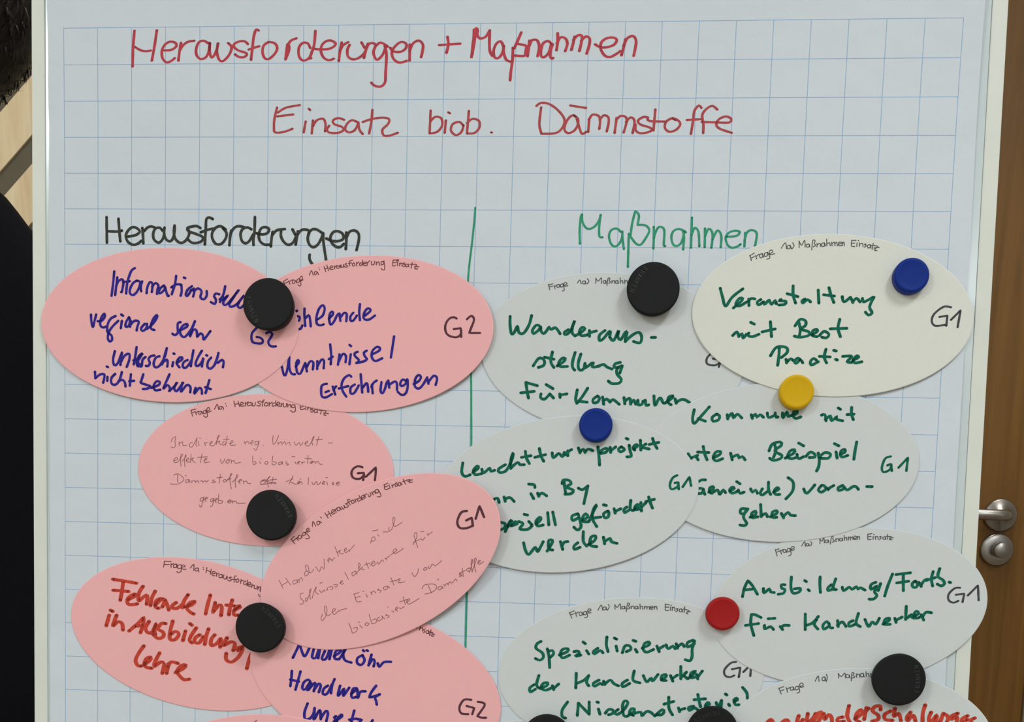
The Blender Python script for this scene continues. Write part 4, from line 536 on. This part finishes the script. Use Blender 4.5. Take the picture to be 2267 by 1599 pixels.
 ('W3', 'handwriting', 'greenm', 2.13, 1.95, '1453,233 1444,295 1457,329 1502,278 1557,212;1483,294 1534,312;1609,261 1579,285 1588,311 1626,299 1629,272 1609,261;1683,264 1688,294;1691,279 1717,252 1726,286 1752,259 1784,285;1848,261 1857,287;1856,276 1878,256 1887,279 1909,260 1933,278;1958,247 1968,278 2009,262 2012,246;2012,254 2021,277 2032,273;2062,245 2067,280 2092,237 2101,268 2116,264;2116,264 2154,252 2164,232 2141,233 2135,263 2155,282 2189,270;2329,256 2352,252 2362,294;2357,286 2390,259 2399,293 2436,262 2429,281 2475,292;2440,205 2456,214;2531,199 2533,245 2547,283;2503,249 2549,245;1424,539 1445,573 1452,565 1490,549;1479,557 1495,580;1526,486 1540,540 1557,578;1489,526 1567,528;1599,566 1645,538 1648,519 1617,523 1599,562 1620,585 1665,568;1718,529 1731,575;1727,559 1768,539 1777,562 1800,550 1820,573;2019,461 2028,507 2015,553;1982,508 2003,461 2056,445 2065,468 2021,507 2072,537 2062,560 2016,573 1989,558;2096,556 2152,520 2158,497 2128,505 2111,544 2138,559 2169,550;2175,527 2188,558 2222,542;2183,450 2218,469;2237,541 2266,510 2297,525 2298,544 2260,548;2320,516 2330,562 2328,608 2315,640;2325,547 2365,512 2404,522 2390,550 2337,551;2441,506 2451,548;2427,449 2458,464;2472,521 2502,505 2501,486 2475,498 2473,529 2488,540 2522,528;2578,435 2570,496 2565,554;1494,739 1525,719 1552,718;1500,778 1539,781 1529,812 1502,813;1539,781 1552,819;1579,803 1609,779 1608,763 1585,772 1583,803 1603,810;1610,802 1640,786 1649,809 1657,817 1679,785 1695,804;1726,792 1756,772 1740,764 1722,788 1742,807 1780,791;1783,783 1796,806 1823,797;1769,725 1793,740;1868,773 1881,796 1903,780 1916,803;1949,771 1935,802 1951,814 1988,786;1989,724 1992,778 2008,809;2027,793 2064,769 2048,761 2030,785 2043,808 2070,807;2122,690 2158,720 2157,782 2114,837;2233,765 2257,795 2308,736;2354,739 2333,770 2356,785 2386,761 2369,738 2354,739;2385,753 2409,772 2401,761 2438,737;2499,735 2469,752 2474,771 2508,758 2507,743 2531,766 2568,742 2590,741 2607,760;2663,739 2700,739;1847,913 1809,914 1806,945 1833,945 1855,913;1851,913 1827,968 1852,1014 1837,1030 1806,1027;1873,971 1911,951 1910,927 1884,943 1889,974 1927,966;1942,880 1950,965;1954,957 1980,941 1993,964;2012,964 2057,939 2056,920 2026,932 2028,967 2058,966;2088,938 2105,969;2101,961 2134,930 2150,948 2185,952'),
 ('W3', 'group_mark', 'greenm', 1.77, 1.59, '2814,529 2777,545 2758,607 2771,637 2811,621 2821,583 2795,591;2821,590 2827,628;2871,605 2931,535 2931,535 2925,626'),
 ('W5', 'caption', 'capw', 0.66, 0.66, '2059,1191 2074,1236;2058,1195 2084,1186;2065,1212 2089,1201;2093,1194 2104,1223;2097,1202 2113,1189;2126,1189 2113,1195 2118,1210 2133,1206 2130,1189 2139,1210;2158,1180 2142,1186 2145,1205 2161,1199 2160,1180 2170,1221 2153,1234;2163,1192 2191,1175 2178,1167 2166,1180 2175,1196 2192,1187;2240,1161 2259,1131 2266,1164;2280,1143 2270,1148 2274,1160 2287,1157 2287,1143 2293,1159;2300,1130 2309,1142 2302,1159;2362,1103 2366,1141;2362,1108 2378,1124 2389,1099 2395,1136;2414,1115 2402,1119 2405,1134 2419,1131 2420,1114 2426,1131;2436,1143 2442,1093 2454,1093 2451,1109 2464,1122 2448,1130;2471,1105 2475,1125;2476,1109 2488,1102 2493,1121;2508,1100 2498,1104 2502,1118 2515,1116 2516,1099 2521,1116;2527,1078 2532,1114;2533,1099 2545,1094 2548,1113;2557,1090 2559,1111;2561,1097 2571,1090 2574,1110;2575,1096 2585,1088 2590,1107;2594,1101 2614,1093 2604,1082 2594,1091 2598,1105 2613,1105;2618,1084 2621,1105;2622,1090 2632,1084 2635,1105;2690,1070 2692,1103 2713,1102;2688,1068 2717,1063;2691,1085 2712,1082;2726,1081 2727,1102;2730,1067 2733,1069;2740,1081 2744,1102;2744,1087 2756,1081 2762,1101;2781,1080 2770,1084 2781,1092 2770,1103;2805,1082 2792,1088 2798,1100 2810,1096 2808,1082 2814,1100;2823,1066 2825,1099;2813,1079 2838,1078;2834,1081 2850,1081 2839,1101 2855,1100;2838,1091 2863,1086'),
 ('W5', 'handwriting', 'greenm', 2.14, 1.96, '1847,1529 1857,1470 1879,1414 1879,1414 1914,1451 1950,1509;1853,1482 1923,1472;1990,1466 1995,1499 2031,1468 2041,1489 2066,1493;2138,1436 2113,1437 2118,1462 2139,1469 2132,1495 2095,1504;2180,1380 2180,1451 2198,1493 2239,1483 2246,1458 2205,1463;2273,1402 2285,1410;2300,1465 2309,1473;2378,1374 2379,1429 2386,1483;2459,1426 2436,1448 2437,1469 2477,1451;2486,1384 2469,1451 2482,1459 2494,1459;2534,1441 2544,1466 2583,1439 2601,1455 2632,1434 2642,1454 2657,1441 2691,1457;2762,1400 2730,1418 2732,1451 2771,1425 2757,1467 2775,1492 2752,1518 2723,1519;2795,1408 2781,1458;2873,1339 2845,1423 2828,1494;2946,1337 2953,1453;2897,1342 2994,1327;2905,1400 2985,1386;3030,1384 3011,1401 3016,1426 3041,1425 3047,1400 3030,1384;3055,1392 3073,1420;3072,1408 3095,1374 3119,1369;3148,1314 3139,1364 3150,1414;3103,1378 3166,1355;3191,1292 3182,1346 3216,1370 3230,1395 3210,1412 3181,1400;3260,1384 3270,1387;1915,1653 1914,1721 1939,1801;1915,1653 1940,1653 1983,1672;1877,1731 1968,1715;2010,1726 2012,1752 2052,1734 2074,1754;2033,1679 2079,1674;2119,1731 2137,1752;2128,1739 2143,1722 2181,1721;2289,1637 2294,1747;2297,1717 2341,1699 2380,1651;2369,1673 2354,1707 2381,1740;2457,1703 2440,1685 2415,1711 2422,1740 2458,1716;2455,1697 2467,1728 2483,1728;2514,1676 2520,1718;2515,1710 2547,1684 2574,1716;2621,1673 2593,1690 2598,1715 2638,1697;2655,1621 2642,1689 2672,1713;2702,1662 2730,1711 2752,1677 2778,1693 2800,1650;2827,1691 2866,1665 2870,1648 2841,1657 2835,1691 2876,1690;2906,1647 2916,1676;2911,1663 2955,1637;2979,1561 2980,1653;2988,1644 3019,1618;3003,1627 3037,1642;3028,1634 3067,1608 3050,1592 3035,1617 3053,1642 3077,1633;3084,1616 3103,1653;3093,1632 3116,1598 3153,1601'),
 ('W5', 'group_mark', 'gwhite', 1.59, 1.37, '3336,1421 3300,1426 3262,1469 3265,1510 3298,1526 3330,1512;3311,1471 3367,1461 3367,1461 3359,1520;3392,1473 3456,1401 3456,1401 3467,1504'),
 ('W6', 'caption', 'capw', 0.68, 0.68, '629,1680 647,1720;628,1684 661,1666;638,1698 662,1687;670,1674 681,1707;674,1686 694,1674;710,1673 698,1682 703,1698 719,1693 717,1673 727,1695;747,1668 731,1674 734,1693 751,1686 749,1668 760,1704 740,1713;759,1671 783,1658 770,1648 759,1663 767,1679 783,1675;832,1657 854,1620 866,1656;879,1631 867,1640 872,1653 888,1649 887,1631 895,1653;903,1614 912,1630 900,1655;950,1613 954,1645;950,1613 968,1632 988,1607 995,1644;1016,1623 1002,1627 1005,1641 1021,1639 1020,1621 1027,1640;1034,1659 1041,1602 1056,1605 1049,1622 1059,1634 1043,1642;1066,1620 1069,1639;1071,1625 1085,1619 1090,1638;1109,1620 1096,1624 1098,1638 1114,1636 1113,1618 1118,1637;1129,1603 1132,1639;1133,1623 1147,1619 1150,1639;1161,1618 1162,1638;1166,1624 1177,1618 1180,1638;1182,1624 1194,1619 1198,1640;1202,1629 1224,1623 1214,1615 1203,1621 1209,1637 1222,1636;1232,1616 1233,1636;1236,1622 1246,1615 1252,1638;1309,1601 1311,1642 1335,1641;1307,1599 1338,1603;1310,1620 1332,1619;1345,1616 1346,1641;1350,1604 1351,1606;1358,1618 1359,1643;1361,1624 1374,1619 1379,1644;1399,1627 1387,1629 1399,1639 1386,1650;1423,1628 1409,1633 1413,1649 1428,1646 1425,1630 1434,1650;1446,1613 1444,1654;1435,1630 1459,1633;1457,1633 1477,1640 1460,1657 1472,1663;1464,1647 1488,1647'),
 ('W6', 'handwriting', 'greenm', 2.22, 2.02, '432,1894 404,1912 397,1945 443,1976 452,2009 428,2030 395,2019;479,1946 493,2007 500,2081;484,1966 516,1957 525,1981 497,2011;566,1988 622,1962 630,1941 589,1946 574,1980 591,2008 640,1986;671,1960 696,1955 712,1967 681,1992 721,1983;761,1949 778,1973;734,1888 751,1900;841,1929 810,1955 819,1971 858,1945 879,1961;903,1846 901,1903 915,1951;971,1909 980,1945;956,1852 973,1860;1017,1956 1035,1906 1068,1905 1077,1929 1045,1947;1109,1928 1122,1948;1090,1864 1111,1871;1157,1918 1205,1892 1204,1872 1172,1885 1165,1926 1190,1946 1238,1924;1261,1899 1279,1939;1270,1923 1309,1897;1325,1888 1342,1916 1374,1895 1391,1914;1397,1878 1407,1910;1406,1902 1437,1876 1454,1896;1516,1849 1477,1867 1478,1899 1525,1873;1525,1853 1511,1914 1513,1963 1499,1996 1466,1989;393,2208 361,2234 366,2263 402,2241;424,2141 409,2208 427,2232;435,2235 483,2213 491,2192 458,2197 443,2231 476,2246 517,2228;524,2211 534,2240;533,2232 569,2197;693,2115 693,2222;783,2128 769,2178 786,2202;696,2189 752,2162 783,2128;858,2158 818,2184 827,2204 867,2182 883,2190;891,2165 900,2189;900,2185 939,2155 964,2179 998,2194;1061,2150 1025,2176 1030,2201 1078,2174;1107,2083 1101,2149 1151,2168;1173,2114 1199,2158 1230,2128 1239,2152 1277,2102;1303,2141 1335,2116 1334,2100 1306,2109 1303,2141 1336,2144;1366,2107 1384,2147;1376,2131 1415,2101;1436,2039 1440,2128;1447,2112 1478,2078;1459,2103 1488,2126;1488,2126 1527,2093 1542,2068 1510,2085 1512,2117 1552,2108;1551,2092 1560,2124;1560,2108 1590,2066;638,2325 601,2385 603,2432 627,2443;716,2330 711,2420;716,2330 796,2408;793,2319 796,2408;861,2367 874,2405;849,2317 859,2320;912,2396 934,2368 965,2371 966,2394 935,2407;1003,2365 981,2386 997,2402 1042,2368 1071,2312 1047,2301 1033,2337 1044,2406 1067,2413;1067,2413 1112,2380 1119,2357 1096,2358 1085,2389 1113,2404;1120,2388 1166,2378 1174,2405 1204,2373 1235,2376 1266,2402;1266,2402 1318,2353 1330,2372 1312,2392 1281,2393;1360,2262 1364,2339 1392,2389;1328,2314 1396,2292;1432,2337 1441,2364;1441,2352 1478,2339;1539,2321 1505,2330 1509,2353 1547,2332 1570,2347;1565,2235 1575,2277 1588,2323;1540,2274 1620,2264;1622,2322 1652,2301 1636,2290 1622,2314;1697,2288 1713,2318 1734,2271;1734,2271 1733,2325;1785,2296 1793,2307;1759,2224 1770,2231;1825,2275 1848,2263 1839,2251 1821,2267 1834,2298 1857,2297;1878,2173 1909,2210 1915,2248'),
 ('W6', 'group_mark', 'gwhite', 1.65, 1.43, '1823,1993 1787,2002 1745,2052 1751,2092 1784,2103 1815,2090;1797,2046 1856,2032 1856,2032 1848,2101;1878,2063 1931,2005 1931,2005 1928,2090'),
 ('W7', 'caption', 'capw', 0.69, 0.69, '2130,2167 2149,2209;2129,2171 2164,2155;2140,2188 2165,2178;2181,2161 2193,2195;2185,2172 2210,2159;2223,2155 2210,2162 2214,2179 2232,2173 2229,2154 2239,2178;2264,2149 2246,2156 2249,2175 2270,2166 2266,2149 2276,2187 2258,2198;2275,2153 2299,2139 2288,2125 2274,2137 2282,2157 2302,2150;2380,2110 2399,2071 2407,2109;2441,2076 2428,2083 2430,2102 2447,2099 2446,2076 2454,2103;2455,2056 2463,2081 2456,2110;2538,2049 2542,2081;2538,2049 2558,2069 2582,2045 2588,2077;2603,2053 2591,2059 2596,2076 2613,2072 2612,2054 2620,2076;2629,2097 2632,2041 2646,2043 2639,2058 2653,2068 2634,2078;2662,2046 2665,2071;2666,2054 2682,2048 2686,2069;2705,2041 2691,2047 2696,2067 2711,2061 2710,2041 2717,2068;2727,2029 2731,2063;2732,2046 2745,2041 2750,2062;2761,2040 2763,2068;2762,2049 2774,2042'),
 ('W7', 'handwriting', 'redm', 2.85, 2.35, '2042,2443 2086,2393 2110,2440;2152,2438 2167,2407 2201,2393 2220,2435;2279,2358 2269,2403 2278,2429 2310,2384;2341,2340 2338,2409 2377,2373 2396,2338;2379,2407 2417,2332 2442,2336 2412,2406;2451,2335 2461,2378 2485,2343 2506,2359 2513,2402;2586,2356 2553,2366 2550,2392 2596,2386;2624,2273 2615,2346 2639,2397;2670,2365 2718,2325 2709,2299 2681,2326 2675,2370 2705,2386;2745,2283 2733,2367;2742,2307 2762,2287;2842,2294 2840,2269 2803,2273 2788,2305 2827,2333 2829,2363 2788,2378;2913,2300 2873,2327 2879,2361 2929,2366;2941,2280 2936,2338 2968,2315 2987,2366;3050,2303 3027,2338 3033,2366 3068,2324 3087,2366;3147,2248 3134,2308 3136,2377;3191,2298 3177,2341 3191,2370 3229,2317 3224,2373;3274,2303 3253,2372;3274,2303 3309,2327 3299,2370;3373,2299 3333,2318 3330,2343 3370,2325 3365,2376;3440,2313 3404,2336 3406,2366 3441,2339;3490,2327 3458,2347 3484,2371')
]
PARTLABEL = {'heading': None}
for card, part, col, nw, nh, data in INK:
    if card == 'paper':
        par, cx, cy, z0, zf, base = pad, 0, 0, 0, sheet_h, 0.05
    else:
        par, c = cards[card]; z0, (cx, cy) = c[0], c[2][:2]
        zf = (lambda X, Y, c=c: card_lift(c, X, Y)); base = 0.04
    bm = bmesh.new()
    for i, s in enumerate(data.split(';')):
        pts = [tuple(int(v) / 10 for v in q.split(',')) for q in s.split()]
        pts = [(x - cx, y - cy) for x, y in pts]
        add_stroke(bm, pts, nw, nh, lambda X, Y: zf(X + cx, Y + cy) - z0, base + 0.0012 * i)
    fix_up(bm)
    o = link(part, bm, INKS[col], par)
    word = {'red': 'red', 'red2': 'red', 'black': 'black', 'green': 'green', 'blue': 'blue', 'redm': 'red', 'greenm': 'green', 'capp': 'small black', 'capw': 'small black', 'penp': 'thin pen', 'gpink': 'black', 'gwhite': 'black'}[col]
    o['label'] = word + (' marker line' if part == 'divider_line' else ' group mark' if part == 'group_mark' else ' writing')

# ------------------------------------------------------------------ magnets
MAGNETS = [
 ('M1', 'black', -157.6, -43.6, 1.8, 2.771),
 ('M2', 'black', 113.1, -56.8, 0.85, -2.642),
 ('M3', 'black', -154.0, 104.7, 0.8, -0.627),
 ('M4', 'black', -160.6, 185.9, 1.9, -0.76),
 ('M5', 'black', 293.3, 207.0, 1.65, -0.097),
 ('M6', 'black', 50.2, 259.0, 0.65, 0.588),
 ('M7', 'black', 166.9, 248.5, 1.65, -1.966),
 ('B1', 'blue', 286.7, -67.6, 2.2, None),
 ('B2', 'blue', 77.0, 36.1, 2.05, None),
 ('Y1', 'yellow', 214.1, 11.2, 2.3, None),
 ('R1', 'red', 170.8, 165.2, 1.1, None)]
GLY = {  # single stroke capitals, 1 high, about 0.7 wide
 'F': [[(0, 0), (0, 1)], [(0, 1), (.6, 1)], [(0, .52), (.48, .52)]],
 'R': [[(0, 0), (0, 1)], [(0, 1), (.42, 1), (.6, .88), (.6, .64), (.42, .5), (0, .5)], [(.35, .5), (.62, 0)]],
 'A': [[(0, 0), (.32, 1)], [(.32, 1), (.64, 0)], [(.12, .34), (.52, .34)]],
 'N': [[(0, 0), (0, 1)], [(0, 1), (.6, 0)], [(.6, 0), (.6, 1)]],
 'K': [[(0, 0), (0, 1)], [(.58, 1), (0, .45)], [(.2, .6), (.62, 0)]],
 'E': [[(0, 0), (0, 1)], [(0, 1), (.56, 1)], [(0, .52), (.46, .52)], [(0, 0), (.56, 0)]]}
def emboss(bm, word, r, ang, top):
    """letters along the rim, tops towards the middle; ang = direction of the word's middle (sheet axes, Y down)"""
    ph = -ang                       # local axes have y up
    n = len(word); pitch = 2.75; hgt = 3.2
    out = Vector((math.cos(ph), math.sin(ph))); run = Vector((-math.sin(ph), math.cos(ph)))
    for i, ch in enumerate(word):
        s = (i - (n - 1) / 2) * pitch
        o = out * (r + hgt / 2 - 0.010 * s * s) + run * (s - 0.8)
        for st in GLY[ch]:
            p = [o + run * (x * 2.6) - out * (y * hgt) for x, y in st]
            tube(bm, [(q.x / 1000, q.y / 1000, top / 1000) for q in p], 0.00027, 6)
MAGLAB = {
 'M1': 'black round magnet joining the two topmost pink cards', 'M2': 'black round magnet on the top of the Wanderausstellung card',
 'M3': 'black round magnet at the foot of the Indirekte pink card', 'M4': 'black round magnet where three lower pink cards meet',
 'M5': 'black round magnet joining the Ausbildung card and the red-lettered white card', 'M6': 'black round magnet at bottom edge, left of the word Nischenstrategie',
 'M7': 'black round magnet at bottom edge covering the end of Nischenstrategie',
 'B1': 'blue round magnet on the cream card', 'B2': 'blue round magnet above the word Leuchtturmprojekt',
 'Y1': 'yellow round magnet at the foot of the cream card', 'R1': 'red round magnet at the left of the Ausbildung card'}
for n, kind, X, Y, base, ang in MAGNETS:
    bm = bmesh.new(); mm = 0.001
    if kind == 'black':
        prof = [(0, 0), (16.3, 0), (16.8, 0.4), (17.6, 5), (18.15, 8.2), (18.1, 9.1), (17.7, 9.7), (17.0, 9.98), (16.4, 10.0), (8, 9.95), (0, 9.9)]
        mat = RUBBER
    else:
        prof = [(0, 0), (11.2, 0), (11.7, 0.4), (11.75, 5.6), (11.45, 6.7), (10.8, 7.3), (9.9, 7.5), (9.2, 7.42), (8.2, 7.2), (5, 7.05), (0, 7.0)]
        mat = {'blue': BLUEP, 'yellow': YELLOWP, 'red': REDP}[kind]
    lathe(bm, [(r * mm, h * mm) for r, h in prof], 96)
    o = link('round_magnet', bm, mat, None, True, board(X, Y, base))
    tag(o, MAGLAB[n], 'magnet', 'black round magnets' if kind == 'black' else 'coloured round magnets')
    if ang is not None:
        bm = bmesh.new(); emboss(bm, 'FRANKEN', 12.4, ang, 10.0)
        link('embossed_lettering', bm, RUBBER_TXT, o)

# ------------------------------------------------------------------ the person behind the board
SKIN = material('skin', (0.56, 0.33, 0.24, 1), 0.55, 0.35, noise=(40, 0.05))
CLOTH = material('black_cloth', (0.006, 0.006, 0.009, 1), 0.9, 0.1, bump=[(300, 0.2, 0.001)])
TROUSER = material('dark_trousers', (0.012, 0.012, 0.018, 1), 0.9, 0.1)
SHOE = material('shoe_leather', (0.01, 0.009, 0.008, 1), 0.4, 0.4)
HAIR = material('dark_hair', (0.009, 0.0065, 0.0055, 1), 0.5, 0.3, noise=(60, 0.3))
PX, PY = -0.5829, 0.310
person = empty('person', Matrix.Translation((PX, PY, 0)) @ Matrix.Rotation(math.radians(42), 4, 'Z'))
tag(person, 'person with short dark hair and black top standing behind the flip chart', 'person')
def skin(name, nodes, edges, mat, levels=2, root=0):
    me = bpy.data.meshes.new(name)
    me.from_pydata([n[:3] for n in nodes], edges, [])
    o = bpy.data.objects.new(name, me); COL.objects.link(o); o.parent = person
    me.materials.append(mat)
    md = o.modifiers.new('skin', 'SKIN'); md.use_smooth_shade = True
    for i, n in enumerate(nodes):
        sv = me.skin_vertices[0].data[i]
        sv.radius = n[3] if isinstance(n[3], tuple) else (n[3], n[3]); sv.use_root = (i == root)
    ss = o.modifiers.new('sub', 'SUBSURF'); ss.levels = levels; ss.render_levels = levels
    return o
HZC = 1.5539     # middle of the head
def side(s):
    """right / left limb nodes: upper arm, forearm, hand, thigh, calf, foot"""
    return dict(sh=(s * .145, .0, HZC - .365, .030), el=(s * .245, -.01, HZC - .565, .034), wr=(s * .13, .20, HZC - .575, .026),
                hip=(s * .085, 0, HZC - .82, .06), kn=(s * .10, .01, HZC - 1.15, .045), an=(s * .105, -.03, .085, .032), toe=(s * .115, .13, .035, .034))
nodes = [(0, 0, HZC - .70, (.10, .08)), (0, .0, HZC - .50, (.095, .075)), (0, -.01, HZC - .37, (.105, .072)), (0, -.015, HZC - .235, (.042, .046)), (0, -.010, HZC - .12, (.044, .048)),
         (0, .012, HZC - .055, (.052, .066)), (0, .005, HZC + .01, (.072, .088)), (0, 0, HZC + .065, (.064, .080)), (0, .060, HZC - .080, (.030, .026)), (0, .090, HZC + .006, .009), (0, .106, HZC - .032, .012)]
edges = [(0, 1), (1, 2), (2, 3), (3, 4), (4, 5), (5, 6), (6, 7), (5, 8), (6, 9), (9, 10)]
for s in (1, -1):
    d = side(s); b0 = len(nodes)
    nodes += [d['sh'], d['el'], d['wr'], (s * .065, .225, HZC - .565, .028), d['hip'], d['kn'], d['an'], d['toe']]
    edges += [(2, b0), (b0, b0 + 1), (b0 + 1, b0 + 2), (b0 + 2, b0 + 3), (0, b0 + 4), (b0 + 4, b0 + 5), (b0 + 5, b0 + 6), (b0 + 6, b0 + 7)]
    for k, (dz, ln) in enumerate(((.026, .060), (.009, .072), (-.008, .068), (-.024, .054))):     # four fingers, slightly curled
        f0 = len(nodes)
        nodes += [(s * .045, .232, HZC - .563 + dz * .9, .009), (s * (.045 - ln * .5), .246, HZC - .563 + dz, .0085), (s * (.045 - ln), .240, HZC - .565 + dz, .0075)]
        edges += [(b0 + 3, f0), (f0, f0 + 1), (f0 + 1, f0 + 2)]
    f0 = len(nodes)
    nodes += [(s * .075, .215, HZC - .535, .0105), (s * .060, .222, HZC - .508, .0095), (s * .046, .230, HZC - .49, .008)]
    edges += [(b0 + 3, f0), (f0, f0 + 1), (f0 + 1, f0 + 2)]
skin('body', nodes, edges, SKIN, 2)
# clothing
nodes = [(0, 0, HZC - .90, (.172, .135)), (0, 0, HZC - .62, (.160, .122)), (0, -.005, HZC - .43, (.172, .122)), (0, -.012, HZC - .335, (.122, .098)), (0, -.012, HZC - .262, (.070, .072)), (0, -.012, HZC - .198, (.057, .062))]
edges = [(0, 1), (1, 2), (2, 3), (3, 4), (4, 5)]
for s in (1, -1):
    d = side(s); b0 = len(nodes)
    nodes += [(s * .165, -.005, HZC - .35, .070), (s * .235, -.01, HZC - .43, .066), d['el'][:3] + (.058,), (s * .14, .19, HZC - .575, .044)]
    edges += [(3, b0), (b0, b0 + 1), (b0 + 1, b0 + 2), (b0 + 2, b0 + 3)]
skin('jacket', nodes, edges, CLOTH, 2)
nodes = [(0, 0, HZC - .70, (.13, .105)), (0, 0, HZC - .80, (.145, .112))]; edges = [(0, 1)]
for s in (1, -1):
    d = side(s); b0 = len(nodes)
    nodes += [(s * .09, 0, HZC - .90, .095), d['kn'][:3] + (.074,), (s * .105, -.03, .06, .064)]
    edges += [(1, b0), (b0, b0 + 1), (b0 + 1, b0 + 2)]
skin('trousers', nodes, edges, TROUSER, 2)
for s in (1, -1):
    d = side(s)
    skin('shoe', [(s * .105, -.055, .045, .045), (s * .108, .03, .046, .047), (s * .114, .14, .034, .036)], [(0, 1), (1, 2)], SHOE, 2)
for s in (1, -1):                   # ears and eyes
    bm = bmesh.new(); bmesh.ops.create_uvsphere(bm, u_segments=16, v_segments=10, radius=1.0)
    bmesh.ops.scale(bm, vec=(.010, .018, .028), verts=bm.verts); bmesh.ops.translate(bm, vec=(s * .068, .012, HZC - .06), verts=bm.verts); link('ear', bm, SKIN, person, True)
    bm = bmesh.new(); bmesh.ops.create_uvsphere(bm, u_segments=16, v_segments=10, radius=.0105); bmesh.ops.translate(bm, vec=(s * .030, .079, HZC + .008), verts=bm.verts)
    link('eye', bm, material('eye', (.05, .03, .02, 1), .2, .5), person, True)
bm = bmesh.new(); tube(bm, [(-.022, .079, HZC - .066), (0, .088, HZC - .064), (.022, .079, HZC - .066)], [.003, .0055, .003], 10)
link('mouth', bm, material('lips', (.42, .16, .14, 1), .5, .3), person, True)
# hair: a shaped cap with strands
bm = bmesh.new(); rr = random.Random(5)
bmesh.ops.create_uvsphere(bm, u_segments=48, v_segments=32, radius=1.0)
HA, HB, HC = .099, .114, .142
kill = []
for v in bm.verts:
    x, y, z = v.co
    v.co = Vector((x * HA, y * HB - .008, z * HC + HZC + .004)) * 1.0
    if y > .35 and z < .35: kill.append(v)
    elif z < -.93: kill.append(v)
bmesh.ops.delete(bm, geom=kill, context='VERTS')
for i in range(3600):
    q = rr.uniform(0, 2 * math.pi); zz = rr.uniform(-.92, .98)
    if math.sin(q) > .3 and zz < .4: continue
    rad = math.sqrt(max(0, 1 - zz * zz))
    n = Vector((rad * math.cos(q), rad * math.sin(q), zz))
    p = Vector((n.x * HA, n.y * HB - .008, n.z * HC + HZC + .004))
    down = Vector((rr.gauss(0, .35), rr.gauss(0, .35), -1)); down = (down - n * down.dot(n)).normalized()
    ln = rr.uniform(.010, .020); w = down.cross(n).normalized() * rr.uniform(.0006, .0012)
    a, b, c = p, p + down * ln * .5 + n * rr.uniform(.003, .007), p + down * ln + n * rr.uniform(-.002, .007)
    vs = [bm.verts.new(k) for k in (a - w, a + w, b + w * .8, b - w * .8, c)]
    bm.faces.new((vs[0], vs[1], vs[2], vs[3])); bm.faces.new((vs[3], vs[2], vs[4]))
link('hair', bm, HAIR, person, True)
